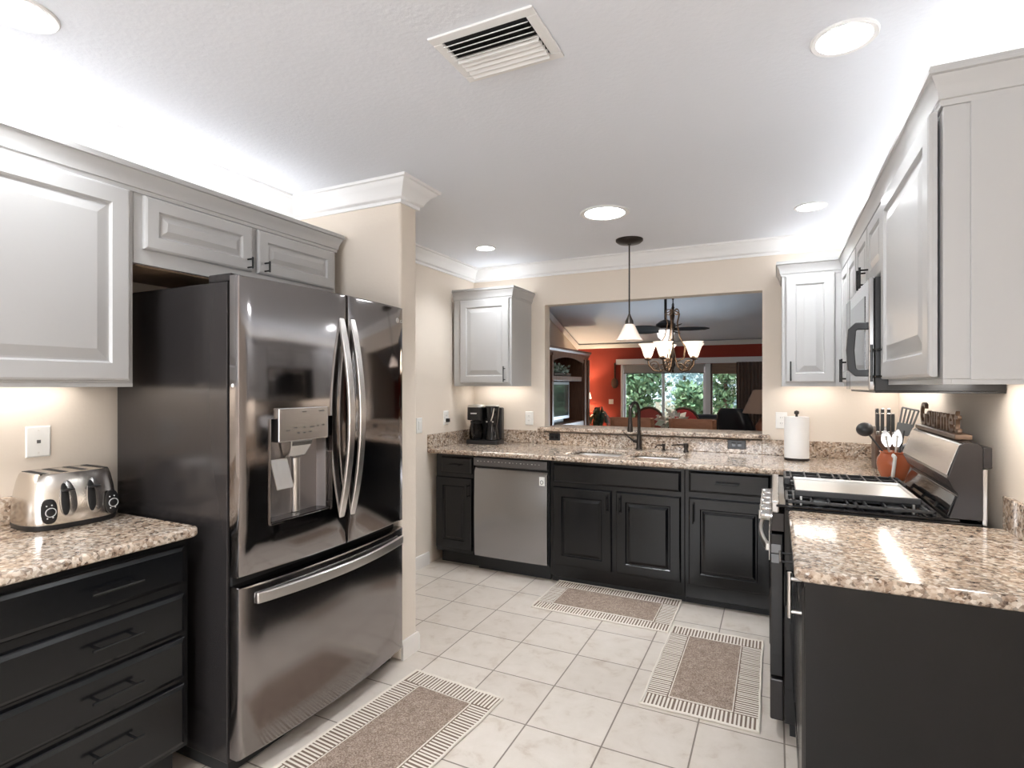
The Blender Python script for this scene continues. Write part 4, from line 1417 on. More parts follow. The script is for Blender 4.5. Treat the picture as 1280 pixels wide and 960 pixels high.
# ------------------------------------------------------------------ paper towels
px_, py_ = 0.125, 4.16
t = thing('paper_towel_holder', 'white paper towel roll on a dark stand, back right corner', 'paper towel', (px_, py_, CT))
obj('base', B().lathe([(0.078, 0), (0.078, 0.010), (0.07, 0.014), (0.02, 0.015)], (px_, py_, CT), 32), 'bronze', t, smooth=True)
b = B().lathe([(0.02, 0.017), (0.0745, 0.017), (0.0755, 0.02), (0.0755, 0.288), (0.0745, 0.291), (0.02, 0.291)], (px_, py_, CT), 40)
obj('roll', b, 'paper', t, smooth=True)
obj('post', B().lathe([(0.008, 0.29), (0.008, 0.305), (0.016, 0.312), (0.014, 0.328), (0.001, 0.334)], (px_, py_, CT), 18), 'bronze', t, smooth=True)

# ------------------------------------------------------------------ crock with utensils
cx_, cy_ = 0.560, 3.50
t = thing('utensil_crock', 'orange-brown glazed crock holding cooking utensils behind the range', 'crock', (cx_, cy_, CT))
b = B().lathe([(0.045, 0), (0.052, 0.004), (0.070, 0.05), (0.076, 0.085), (0.072, 0.115), (0.060, 0.135), (0.058, 0.142), (0.064, 0.15), (0.060, 0.152), (0.054, 0.143), (0.056, 0.12), (0.03, 0.10)], (cx_, cy_, CT), 32, cap=False)
obj('pot', b, 'terra', t, smooth=True)
hx, hy_ = cx_ - 0.01, cy_ - 0.078
b = B().tube([(hx, hy_ + 0.018, CT + 0.135), (hx + 0.003, hy_ - 0.012, CT + 0.13), (hx, hy_ - 0.018, CT + 0.10), (hx - 0.003, hy_ - 0.012, CT + 0.06), (hx - 0.004, hy_ + 0.006, CT + 0.025)], 0.012, 10, flat=(1.0, 0.7))
obj('handle', b, 'offwhite', t, smooth=True)['label'] = 'cream glazed handle'
b = B().lathe([(0.001, 0), (0.05, 0.0), (0.05, 0.0005), (0.001, 0.0006)], (cx_, cy_, CT + 0.105), 20)


def stick(p0, p1, r):
    return B().tube([p0, p1], r, 8)


ub = Vector((cx_, cy_, CT + 0.11))


def utensil(name, label, tip, head, m, hm, cat='utensil', off=(0, 0)):
    tip = Vector(tip)
    b0 = ub + Vector((off[0], off[1], 0))
    u = thing(name, label, cat, b0, 'utensils in the crock')
    obj('shaft', B().tube([b0, b0.lerp(tip, 0.8)], 0.005, 8), m, u, smooth=True)
    d = (tip - b0).normalized()
    side = d.cross(Vector((0.157, 0.98, 0))).normalized()
    hb = B()
    if head == 'ladle':
        hb.sphere(tip, 0.042, 18, 12, (1, 1, 0.9))
    elif head == 'spoon':
        q = b0.lerp(tip, 0.42)
        rings = []
        for k in range(9):
            s = k / 8
            w = 0.005 + 0.019 * math.sin(PI * min(1, s * 0.92 + 0.08)) ** 0.8
            c = q.lerp(tip, s) + Vector((0, 0.004, 0)) * math.sin(PI * s)
            nn = side.cross(d).normalized()
            rings.append([c + side * w + nn * 0.003, c - side * w + nn * 0.003, c - side * w - nn * 0.003, c + side * w - nn * 0.003])
        hb.loft(rings)
    else:
        q = b0.lerp(tip, 0.66)
        nn = side.cross(d).normalized()
        w = 0.036
        if head == 'slotted':
            for k in range(5):
                o = -w + 2 * w * k / 4
                hb.tube([q + side * o * 0.8, tip + side * o], 0.0045, 4, flat=(1, 0.6))
            hb.tube([q - side * w * 0.85, q + side * w * 0.85], 0.005, 4)
            hb.tube([tip - side * w * 1.05, tip + side * w * 1.05], 0.005, 4)
        else:
            hb.loft([[q + side * 0.018 + nn * 0.003, q - side * 0.018 + nn * 0.003, q - side * 0.018 - nn * 0.003, q + side * 0.018 - nn * 0.003],
                     [q.lerp(tip, 0.3) + side * w + nn * 0.003, q.lerp(tip, 0.3) - side * w + nn * 0.003, q.lerp(tip, 0.3) - side * w - nn * 0.003, q.lerp(tip, 0.3) + side * w - nn * 0.003],
                     [tip + side * w + nn * 0.002, tip - side * w * 0.8 + nn * 0.002, tip - side * w * 0.8 - nn * 0.002, tip + side * w - nn * 0.002]])
    obj('head', hb, hm, u, 0.001, smooth=head in ('ladle', 'spoon'))
    return u


utensil('ladle', 'black round ladle leaning left out of the crock', (cx_ - 0.125, cy_ + 0.02, CT + 0.262), 'ladle', 'dark_uten', 'dark_uten', off=(-0.02, 0))
utensil('spatula', 'dark grey spatula leaning right out of the crock', (cx_ + 0.058, cy_ + 0.02, CT + 0.30), 'flat', 'dark_uten', 'grey_uten', off=(0.025, 0.01))
utensil('slotted_turner', 'grey slotted turner tallest at the right of the crock', (cx_ + 0.085, cy_ + 0.05, CT + 0.375), 'slotted', 'grey_uten', 'grey_uten', off=(0.02, 0.03))
utensil('serving_spoon', 'shiny steel spoon upright in the middle of the crock', (cx_ + 0.020, cy_ - 0.01, CT + 0.268), 'spoon', 'silver', 'chrome', off=(0.005, -0.01))
utensil('serving_spoon', 'shiny steel spoon in the crock beside the black ladle', (cx_ - 0.038, cy_ + 0.0, CT + 0.262), 'spoon', 'silver', 'chrome', off=(-0.012, -0.005))
utensil('serving_spoon', 'small steel spoon in the crock tipped towards the range display', (cx_ + 0.075, cy_ - 0.015, CT + 0.20), 'spoon', 'silver', 'chrome', off=(0.02, -0.02))

# knife block
kx, ky = 0.585, 3.98
t = thing('knife_block', 'dark wooden knife block behind the crock', 'knife block', (kx, ky, CT))
b = B().loft([[(kx - 0.05, ky - 0.09, CT), (kx + 0.05, ky - 0.09, CT), (kx + 0.05, ky + 0.08, CT), (kx - 0.05, ky + 0.08, CT)],
              [(kx - 0.05, ky - 0.085, CT + 0.20), (kx + 0.05, ky - 0.085, CT + 0.20), (kx + 0.05, ky + 0.06, CT + 0.25), (kx - 0.05, ky + 0.06, CT + 0.25)]])
obj('block', b, 'darkwood', t, 0.005)
for i, (dx, dy) in enumerate(((-0.036, -0.06), (-0.012, -0.06), (0.018, -0.06), (0.04, -0.06), (-0.028, 0.02), (0.0, 0.02), (0.032, 0.02))):
    zt = CT + (0.205 if dy < 0 else 0.23)
    p = thing('kitchen_knife', ['dark-handled knife at the left of the front row in the knife block', 'dark-handled knife second from left in the front row of the block', 'dark-handled knife third from left in the front row of the block', 'dark-handled knife at the right of the front row in the block',
                                'dark-handled knife at the left of the back row in the block', 'dark-handled knife in the middle of the back row in the block', 'dark-handled knife at the right of the back row in the block'][i], 'knife', (kx + dx, ky + dy, zt), 'knives in the knife block')
    obj('bolster', B().box(kx + dx - 0.007, kx + dx + 0.007, ky + dy - 0.011, ky + dy + 0.011, zt + 0.001, zt + 0.022), 'chrome', p, 0.002)
    obj('handle', B().box(kx + dx - 0.0085, kx + dx + 0.0085, ky + dy - 0.013, ky + dy + 0.013, zt + 0.022, zt + 0.125), 'dark_uten', p, 0.003)
    obj('end_cap', B().box(kx + dx - 0.0085, kx + dx + 0.0085, ky + dy - 0.013, ky + dy + 0.013, zt + 0.125, zt + 0.131), 'chrome', p, 0.002)

# gourmet sign standing on the backguard
t = thing('word_sign', 'brown wooden Gourmet word sign on top of the range backguard', 'sign', (0.632, 2.93, 1.2165))
obj('plank', B().box(0.606, 0.660, 2.585, 3.235, 1.2165, 1.236), 'signwood', t, 0.004)
text_mesh('Gourmet', 0.150, 0.005, 'signwood', 'letters', t, facing_mtx('-X', (0.632, 2.935, 1.236)), 1.10, 0.002)

# ------------------------------------------------------------------ rugs
def rug(name, label, w, l, loc, rz):
    """local: w along x, l along y"""
    t = thing(name, label, 'rug', (0, 0, 0), 'striped-border kitchen rugs')
    bw = 0.105
    b = B()
    b.prism([(-w / 2, -l / 2), (w / 2, -l / 2), (w / 2, l / 2), (-w / 2, l / 2)], 0.0005, 0.005)
    obj('backing', b, 'rug_base', t, 0.002)
    obj('center_field', B().box(-w / 2 + bw, w / 2 - bw, -l / 2 + bw, l / 2 - bw, 0.004, 0.0075), 'rug', t, 0.002)
    rb = B()
    step = 0.0175
    rnd = random.Random(int(l * 1000))

    def rib(x0, x1, y0, y1):
        j = rnd.uniform(-0.0015, 0.0015)
        rb.box(x0 + j, x1 + j, y0 + j, y1 + j, 0.0045, 0.0059 + rnd.uniform(-0.0003, 0.0003))
    n = int(w / step)
    for i in range(n + 1):
        x = -w / 2 + i * (w - 0.009) / n
        for s in (-1, 1):
            y0, y1 = (-l / 2 + 0.004, -l / 2 + bw - 0.008) if s < 0 else (l / 2 - bw + 0.008, l / 2 - 0.004)
            rib(x, x + 0.0088, y0, y1)
    n = int((l - 2 * bw) / step)
    for i in range(n + 1):
        y = -l / 2 + bw + i * (l - 2 * bw - 0.009) / n
        for s in (-1, 1):
            x0, x1 = (-w / 2 + 0.004, -w / 2 + bw - 0.008) if s < 0 else (w / 2 - bw + 0.008, w / 2 - 0.004)
            rib(x0, x1, y, y + 0.0078)
    obj('border_ribs', rb, 'rug_rib', t, 0.0)
    pts = []
    for x0, y0, x1, y1 in ((-w / 2, -l / 2, w / 2, -l / 2), (w / 2, -l / 2, w / 2, l / 2), (w / 2, l / 2, -w / 2, l / 2), (-w / 2, l / 2, -w / 2, -l / 2)):
        for k in range(14):
            s = k / 14
            jx = rnd.uniform(-0.003, 0.003)
            pts.append((x0 + (x1 - x0) * s + jx, y0 + (y1 - y0) * s + rnd.uniform(-0.003, 0.003), 0.006))
    obj('edge_binding', B().tube(pts, 0.0055, 8, closed=True), 'rug_rib', t, smooth=True)
    pts = [(-w / 2 + bw, -l / 2 + bw, 0.006), (w / 2 - bw, -l / 2 + bw, 0.006), (w / 2 - bw, l / 2 - bw, 0.006), (-w / 2 + bw, l / 2 - bw, 0.006)]
    b = B()
    for k in range(4):
        b.cyl(pts[k], pts[(k + 1) % 4], 0.0028, 8)
    obj('inner_binding', b, 'rug_rib', t, smooth=True)
    t.location = loc
    t.rotation_euler = (0, 0, rz)
    return t


rug('rug', 'brown rug with striped cream border in front of the sink cabinet', 0.855, 0.515, (-0.987, 3.485, 0), 0.0)
rug('rug', 'brown rug with striped cream border in front of the range', 0.48, 0.88, (-0.305, 2.897, 0), 0.0)
rug('rug', 'brown rug with striped cream border in front of the refrigerator', 0.50, 0.88, (-1.395, 1.80, 0), math.radians(-4.5))

# ------------------------------------------------------------------ wall plates
def wall_plate(label, facing, plane, u, z, kind, w=0.075, h=0.118, m='white', group=None, cat='outlet', name='wall_outlet'):
    base = F(facing, plane, u, 0, z - h / 2)
    t = thing(name, label, cat, base, group)
    obj('plate', B().rings_panel(facing, plane, u - w / 2, u + w / 2, z - h / 2, z + h / 2, [(0, 0.0005), (0, 0.003), (0.004, 0.006)]), m, t)
    p2 = F_plane(facing, plane, 0.006)
    dm = 'darkgrey' if m == 'white' else 'gloss'
    if kind == 'switch':
        obj('rocker', B().rings_panel(facing, p2, u - 0.016, u + 0.016, z - 0.033, z + 0.033, [(0, 0), (0, 0.002), (0.003, 0.004)]), m, t)
    elif kind == 'outlet':
        for dz in (0.02, -0.02):
            obj('socket', B().rings_panel(facing, p2, u - 0.015, u + 0.015, z + dz - 0.014, z + dz + 0.014, [(0, 0), (0.001, 0.0015)]), m, t)
            b = B()
            for du in (-0.006, 0.006):
                b.rings_panel(facing, F_plane(facing, p2, 0.0015), u + du - 0.001, u + du + 0.001, z + dz - 0.005, z + dz + 0.005, [(0, 0), (0, 0.0005)])
            obj('slots', b, dm, t)
    elif kind == 'outlet_h':
        for du in (-0.02, 0.02):
            obj('socket', B().rings_panel(facing, p2, u + du - 0.014, u + du + 0.014, z - 0.015, z + 0.015, [(0, 0), (0.001, 0.002)]), 'gloss', t)
    elif kind == 'jack':
        obj('jack', B().rings_panel(facing, p2, u - 0.006, u + 0.006, z - 0.006, z + 0.006, [(0, 0), (0, 0.002)]), 'darkgrey', t)
        b = B()
        for dz in (0.042, -0.042):
            b.rings_panel(facing, p2, u - 0.003, u + 0.003, z + dz - 0.003, z + dz + 0.003, [(0, 0), (0.001, 0.001)])
        obj('screws', b, 'offwhite', t)
    return t


wall_plate('white wall plate with a jack above the toaster', '+X', WL, 1.090, 1.21, 'jack', 0.078, 0.116, cat='wall plate', name='wall_plate')
wall_plate('white light switch on the left wall beyond the refrigerator', '+X', WL, 3.535, 1.11, 'switch', cat='switch', name='light_switch')
ot = wall_plate('white outlet with a dark plug, left wall beside the coffee maker', '+X', WL, 3.92, 1.15, 'outlet')
obj('plug', B().box(WL + 0.008, WL + 0.035, 3.905, 3.935, 1.115, 1.145), 'blackp', ot, 0.004)
wall_plate('white outlet on the back wall right of the coffee maker', '-Y', WB, -1.945, 1.135, 'outlet')
wall_plate('white outlet on the back wall behind the paper towel roll', '-Y', WB, 0.035, 1.17, 'outlet')
wall_plate('black outlet in the granite backsplash, left end of the ledge', '-Y', WB - 0.021, -1.70, 0.985, 'outlet_h', 0.10, 0.062, 'blackp', cat='outlet')
wall_plate('black outlet in the granite backsplash, right end of the ledge', '-Y', WB - 0.021, -0.262, 0.985, 'outlet_h', 0.125, 0.066, 'blackp', cat='outlet')

# ------------------------------------------------------------------ pendant over the sink
PX, PY = -0.955, 3.945
t = thing('pendant_light', 'single bell-shaped glass pendant light on a thin dark rod', 'pendant light', (PX, PY, CEIL))
obj('canopy', B().lathe([(0.097, 0), (0.097, -0.012), (0.08, -0.026), (0.012, -0.034), (0.01, -0.04)], (PX, PY, CEIL), 36), 'bronze', t, smooth=True)
obj('rod', B().cyl((PX, PY, CEIL - 0.03), (PX, PY, 1.915), 0.0055, 10), 'bronze', t, smooth=True)
obj('socket_cup', B().lathe([(0.007, 0.075), (0.012, 0.06), (0.028, 0.025), (0.032, 0.0), (0.02, -0.005)], (PX, PY, 1.862), 24), 'bronze', t, smooth=True)
obj('glass_shade', B().lathe([(0.034, 0.0), (0.040, -0.01), (0.058, -0.05), (0.078, -0.09), (0.096, -0.116), (0.094, -0.118), (0.075, -0.09), (0.054, -0.05), (0.034, -0.008)], (PX, PY, 1.862), 36, cap=False), 'pend_shade', t, smooth=True)

# ------------------------------------------------------------------ chandelier in the dining area
HX, HY = -1.085, 6.6
t = thing('chandelier', 'bronze scrolled chandelier with upturned glass shades beyond the pass-through', 'chandelier', (HX, HY, 1.56))
b = B()
ztop = 3.10
pts = []
b.cyl((HX, HY, 2.36), (HX, HY, ztop), 0.006, 8)
for k in range(18):
    z = 2.36 + k * 0.042
    a = (k % 2) * PI / 2
    b.tube([(HX + 0.011 * math.cos(a) * math.cos(2 * PI * q / 8), HY + 0.011 * math.sin(a) * math.cos(2 * PI * q / 8), z + 0.024 * math.sin(2 * PI * q / 8)) for q in range(8)], 0.0035, 5, closed=True)
obj('chain', b, 'bronze', t)
obj('canopy', B().lathe([(0.07, 0), (0.065, -0.03), (0.01, -0.05)], (HX, HY, 3.14), 20), 'bronze', t)
b = B().lathe([(0.006, 0.78), (0.018, 0.75), (0.008, 0.70), (0.022, 0.66), (0.010, 0.60), (0.008, 0.30), (0.020, 0.24), (0.034, 0.18), (0.020, 0.12), (0.028, 0.08), (0.010, 0.03), (0.014, 0.01), (0.002, -0.01)], (HX, HY, 1.58), 18)
obj('stem', b, 'bronze', t, smooth=True)
M['antique'] = mat('antique_bronze', (0.17, 0.12, 0.085), 0.4, 0.7)
for k in range(5):
    a = 2 * PI * k / 5 + 0.72
    ca, sa = math.cos(a), math.sin(a)

    def P(r, z):
        return (HX + ca * r, HY + sa * r, z)
    b = B()
    b.tube([P(0.03, 1.74), P(0.07, 1.64), P(0.14, 1.585), P(0.22, 1.60), P(0.275, 1.66), P(0.285, 1.715)], 0.009, 8)
    spiral = [P(0.205 + (0.062 - 0.003 * q) * math.cos(q * 0.55 - 0.4), 1.655 + (0.062 - 0.003 * q) * math.sin(q * 0.55 - 0.4)) for q in range(16)]
    b.tube(spiral, 0.006, 6)
    b.tube([P(0.012, 2.30), P(0.09, 2.26), P(0.06, 2.15), P(0.09, 2.0), P(0.17, 1.86), P(0.15, 1.74), P(0.06, 1.70)], 0.006, 6)
    b.tube([P(0.05 + 0.032 * math.cos(q * 0.6), 2.28 + 0.032 * math.sin(q * 0.6)) for q in range(10)], 0.005, 6)
    b.lathe([(0.012, 0), (0.04, 0.012), (0.045, 0.02), (0.018, 0.026), (0.018, 0.06)], P(0.285, 1.715), 16)
    b.tube([P(0.115 + (0.05 - 0.0026 * q) * math.cos(-q * 0.55 + 2.2), 1.625 + (0.05 - 0.0026 * q) * math.sin(-q * 0.55 + 2.2)) for q in range(15)], 0.006, 6)
    obj('arm', b, 'antique', t, smooth=True)
    c = P(0.285, 1.75)
    b = B().lathe([(0.035, 0.0), (0.052, 0.03), (0.066, 0.08), (0.085, 0.13), (0.112, 0.165), (0.108, 0.166), (0.08, 0.13), (0.060, 0.08), (0.045, 0.03), (0.02, 0.006)], c, 24, cap=False)
    obj('glass_shade', b, 'glow_shade', t, smooth=True)
for dz, pw in ((1.95, 14),):
    ld = bpy.data.lights.new('chandelier_bulbs', 'POINT')
    ld.energy = pw
    ld.color = (1, 0.8, 0.6)
    ld.shadow_soft_size = 0.2
    lo = bpy.data.objects.new('chandelier_bulbs', ld)
    C.objects.link(lo)
    lo.location = (HX, HY, dz)

# ------------------------------------------------------------------ ceiling fan
QX, QY, QZ = -1.63, 9.2, 2.30
t = thing('ceiling_fan', 'black ceiling fan with a lit glass bowl, hanging in the living room', 'ceiling fan', (QX, QY, QZ))
obj('downrod', B().cyl((QX, QY, QZ + 0.18), (QX, QY, 3.80), 0.022, 14), 'blackp', t, smooth=True)
obj('canopy', B().lathe([(0.08, 0), (0.075, -0.05), (0.03, -0.10)], (QX, QY, 3.76), 20), 'blackp', t, smooth=True)
obj('motor', B().lathe([(0.03, 0.20), (0.08, 0.18), (0.15, 0.13), (0.16, 0.09), (0.14, 0.05), (0.09, 0.03)], (QX, QY, QZ), 28), 'blackp', t, smooth=True)
obj('light_bowl', B().lathe([(0.06, 0.035), (0.11, 0.025), (0.10, -0.01), (0.14, -0.02), (0.12, -0.09), (0.07, -0.135), (0.015, -0.15), (0.002, -0.165)], (QX, QY, QZ), 28), 'fan_glass', t, smooth=True)
for k in range(5):
    a = 2 * PI * k / 5 + 0.17
    d = Vector((math.cos(a), math.sin(a), 0)); s = Vector((-math.sin(a), math.cos(a), 0))
    b = B()
    rings = []
    for q in range(9):
        u = q / 8
        w = 0.035 + 0.050 * math.sin(PI * min(1, u * 0.8 + 0.15)) if u < 0.999 else 0.012
        c = Vector((QX, QY, QZ + 0.045)) + d * (0.13 + 0.55 * u)
        rings.append([c + s * w + Vector((0, 0, w * 0.42)), c - s * w - Vector((0, 0, w * 0.42)), c - s * w - Vector((0, 0, w * 0.42 + 0.008)), c + s * w + Vector((0, 0, w * 0.42 - 0.008))])
    b.loft(rings)
    obj('blade', b, 'rubber', t)

# ------------------------------------------------------------------ entertainment hutch with TV
HX0, HX1 = -4.57, -3.95
t = thing('entertainment_cabinet', 'tall carved cherry wood entertainment cabinet against the living room wall', 'cabinet', (-4.25, 11.2, 0))
b = B()
y0, y1 = 9.82, 12.48
b.box(HX0, HX0 + 0.03, y0, y1, 0, 2.08)
b.box(HX0, HX1 - 0.04, y0, y0 + 0.32, 0, 2.08); b.box(HX0, HX1 - 0.04, y1 - 0.42, y1, 0, 2.08)
b.box(HX0, HX1 - 0.02, y0 + 0.32, y1 - 0.42, 0, 0.62)
obj('carcass', b, 'cherry', t, 0.006)
obj('shelf', B().box(HX0 + 0.03, HX1 - 0.06, y0 + 0.32, y1 - 0.42, 1.52, 1.62), 'cherry', t, 0.006)
for y in (y0 + 0.02, y0 + 0.22, y1 - 0.40, y1 - 0.12):
    obj('pilaster', B().box(HX1 - 0.045, HX1, y, y + 0.10, 0.1, 2.02), 'cherry', t, 0.015)
b = B()
n = 12
pts = []
for k in range(n + 1):
    s = k / n
    y = y0 + 0.32 + (y1 - y0 - 0.74) * s
    pts.append((y, 1.93 + 0.09 * math.sin(PI * s)))
poly = pts + [(y1 - 0.42, 2.12), (y0 + 0.32, 2.12)]
b.prism(poly, HX1 - 0.06, HX1 - 0.02, 'x')
obj('arched_fascia', b, 'cherry', t, 0.003)
b = B()
sweep(b, [(0, 0), (0.015, 0), (0.02, 0.04), (0.05, 0.08), (0.055, 0.12), (0, 0.12)], [(HX0, y0), (HX1 - 0.04, y0), (HX1 - 0.04, y1), (HX0, y1)][::-1] if False else [(HX0, y1), (HX1 - 0.04, y1), (HX1 - 0.04, y0), (HX0, y0)][::-1], zbase=2.08)
b.box(HX0, HX1 - 0.04, y0, y1, 2.08, 2.10)
obj('cornice', b, 'cherry', t)
t = thing('television', 'television with a bright window reflection, inside the cherry cabinet', 'television', (-4.3, 11.0, 0.62))
obj('cabinet', B().box(-4.50, -4.14, 10.25, 11.55, 0.70, 1.50), 'tvframe', t, 0.01)
obj('screen', B().box(-4.141, -4.13, 10.31, 11.49, 0.77, 1.44), 'screen', t)
obj('stand', B().box(-4.45, -4.18, 10.5, 11.3, 0.6205, 0.70), 'blackp', t)


def leaf_cloud(b, c, rad, n, size, rnd, sc=(1, 1, 1), shell=0.5):
    for _ in range(n):
        while True:
            v = Vector((rnd.uniform(-1, 1), rnd.uniform(-1, 1), rnd.uniform(-1, 1)))
            if shell < v.length <= 1:
                break
        p = Vector(c) + Vector((v.x * rad * sc[0], v.y * rad * sc[1], v.z * rad * sc[2]))
        d = Vector((rnd.uniform(-1, 1), rnd.uniform(-1, 1), rnd.uniform(-0.6, 1))).normalized()
        s = d.cross(Vector((rnd.uniform(-1, 1), rnd.uniform(-1, 1), rnd.uniform(-1, 1)))).normalized()
        l_ = size * rnd.uniform(0.6, 1.3); w = l_ * 0.32
        b.poly([p, p + d * l_ * 0.5 + s * w, p + d * l_, p + d * l_ * 0.5 - s * w], [(0, 1, 2, 3)])


rnd = random.Random(3)
t = thing('ivy_arrangement', 'pale green trailing plant on the upper shelf of the cherry cabinet', 'plant', (-4.2, 11.0, 1.62))
b = B()
for k in range(7):
    leaf_cloud(b, (-4.18 + rnd.uniform(-0.06, 0.06), 10.45 + k * 0.17, 1.74 + 0.06 * math.sin(k)), 0.13, 40, 0.09, rnd, shell=0.1)
obj('leaves', b, 'leaf_pale', t)
obj('planter', B().box(-4.28, -4.08, 10.5, 11.5, 1.6205, 1.69), 'darkwood', t, 0.01)

t = thing('table_lamp', 'lit lamp glowing on the red wall behind the cherry cabinet', 'lamp', (-4.26, 13.0, 0.65))
obj('lamp_shade', B().lathe([(0.17, 0.45), (0.11, 0.68)], (-4.26, 13.0, 0.65), 24, cap=False), 'table_shade', t, smooth=True)
obj('lamp_base', B().lathe([(0.08, 0), (0.085, 0.02), (0.03, 0.05), (0.06, 0.15), (0.05, 0.28), (0.012, 0.34), (0.01, 0.56)], (-4.26, 13.0, 0.65), 20), 'ceramic', t, smooth=True)
ld = bpy.data.lights.new('table_lamp_bulb', 'POINT'); ld.energy = 45; ld.color = (1, 0.76, 0.5); ld.shadow_soft_size = 0.03
lo = bpy.data.objects.new('table_lamp_bulb', ld); C.objects.link(lo); lo.location = (-4.26, 13.0, 1.22)
t = thing('side_table', 'small wooden side table in the corner under the lit lamp', 'table', (-4.26, 13.0, 0))
obj('tabletop', B().lathe([(0.24, 0.62), (0.25, 0.63), (0.25, 0.648), (0.24, 0.65)], (-4.26, 13.0, 0), 28), 'cherry', t)
for dx, dy in ((-0.14, -0.14), (0.14, -0.14), (-0.14, 0.14), (0.14, 0.14)):
    obj('leg', B().tube([(-4.26 + dx, 13.0 + dy, 0), (-4.26 + dx * 0.9, 13.0 + dy * 0.9, 0.62)], [0.014, 0.02], 10), 'cherry', t)

t = thing('potted_plant', 'dark green leafy potted plant in front of the red wall', 'plant', (-3.82, 12.75, 0))
b = B()
for k in range(130):
    a = rnd.uniform(0, 2 * PI)
    r = rnd.uniform(0.08, 0.36)
    top = rnd.uniform(0.80, 1.02) - r * 0.75
    c0 = Vector((-3.82, 12.75, 0.42))
    pk = Vector((-3.82 + math.cos(a) * r * 0.6, 12.75 + math.sin(a) * r * 0.6, top))
    tipv = Vector((-3.82 + math.cos(a) * r, 12.75 + math.sin(a) * r, top - rnd.uniform(0.08, 0.3)))
    s = Vector((-math.sin(a), math.cos(a), 0))
    pts = [c0, c0.lerp(pk, 0.6) + Vector((0, 0, 0.06)), pk, tipv]
    ws = [0.006, 0.022, 0.034, 0.003]
    b.poly([p + s * w for p, w in zip(pts, ws)] + [p - s * w for p, w in zip(pts, ws)], [(0, 1, 5, 4), (1, 2, 6, 5), (2, 3, 7, 6)])
obj('leaves', b, 'leaf_dark', t)
obj('pot', B().lathe([(0.12, 0), (0.13, 0.01), (0.17, 0.36), (0.18, 0.42), (0.165, 0.42), (0.14, 0.38), (0.002, 0.37)], (-3.82, 12.75, 0), 26, cap=False), 'ceramic', t, smooth=True)

# ornament and switch on the red wall
t = thing('wall_ornament', 'dark brown spoon-shaped wall hanging on the red wall', 'wall decoration', (-3.60, FAR, 1.36))
b = B().tube([(-3.60, FAR - 0.02, 1.98), (-3.60, FAR - 0.02, 1.60)], 0.045, 10, flat=(0.4, 1))
obj('handle', b, 'darkwood', t)
b = B().sphere((-3.60, FAR - 0.03, 1.48), 0.12, 16, 10, (0.75, 0.22, 1.1))
obj('bowl', b, 'darkwood', t, smooth=True)
wall_plate('white light switch on the red wall left of the glass door', '-Y', FAR, -3.70, 1.02, 'switch', 0.12, 0.12, cat='switch', name='light_switch')

# roller blind on the door, brown blind and curtain on the window
t = thing('roller_blind', 'grey blind rolled down a little at the top of the glass door', 'blind', ((DX0 + DX1) / 2, FAR - 0.02, DZ - 0.21))
M['blind_grey'] = mat('blind_grey', (0.42, 0.40, 0.38), 0.8)
obj('fabric', B().box(DX0 + 0.06, DX1 - 0.06, FAR - 0.005, FAR + 0.0, DZ - 0.20, DZ - 0.01), 'blind_grey', t)
obj('bottom_bar', B().box(DX0 + 0.05, DX1 - 0.05, FAR - 0.01, FAR + 0.008, DZ - 0.22, DZ - 0.20), 'darkgrey', t, 0.002)
t = thing('woven_blind', 'brown woven blind at the top of the window beside the curtain', 'blind', (-1.05, FAR - 0.02, DZ - 0.25))
obj('slats', B().box(NX0 + 0.04, -0.5, FAR - 0.002, FAR + 0.02, DZ - 0.24, DZ), wood('woven_brown', (0.13, 0.06, 0.025), (0.24, 0.12, 0.05), (2, 2, 60)), t)
b = B()
poly_f, poly_b = [], []
n = 64
for k in range(n + 1):
    x = -0.80 + 1.15 * k / n
    y = FAR - 0.10 + 0.035 * math.sin(k * 1.55)
    poly_f.append((x, y)); poly_b.append((x, y + 0.008))
b.prism(poly_f + poly_b[::-1], 0.03, DZ + 0.02)
cu = obj('curtain', b, 'curtain', None, smooth=True)
tag(cu, 'brown pleated curtain at the right of the far window', 'curtain')

# ------------------------------------------------------------------ dining set
def dining_chair(label, loc, rz, seat_m='maroon'):
    t = thing('dining_chair', label, 'chair', (0, 0, 0), 'wooden dining chairs')
    w = 0.40
    for s in (-1, 1):
        obj('leg', B().tube([(s * 0.19, 0.2, 0), (s * 0.19, 0.2, 0.45)], [0.016, 0.021], 10), 'oak', t)
        b = B()
        b.tube([(s * 0.20, -0.22, 0), (s * 0.20, -0.20, 0.45), (s * 0.205, -0.23, 0.75), (s * 0.205, -0.28, 1.08)], 0.028, 4)
        obj('back_post', b, 'oak', t)
    obj('seat', B().box(-0.21, 0.21, -0.21, 0.22, 0.44, 0.485), seat_m, t, 0.012)
    b = B()
    rings = []
    for k in range(9):
        x = -0.20 + 0.40 * k / 8
        yb = -0.275 - 0.02 * math.cos(PI * (k / 8 - 0.5))
        rings.append([(x, yb + 0.045, 0.80), (x, yb, 1.085), (x, yb - 0.016, 1.085), (x, yb + 0.029, 0.80)])
    b.loft(rings)
    obj('top_panel', b, 'oak', t, 0.004, smooth=True)
    obj('lower_rail', B().box(-0.20, 0.20, -0.235, -0.215, 0.56, 0.62), 'oak', t, 0.004)
    t.location = loc
    t.rotation_euler = (0, 0, rz)
    return t


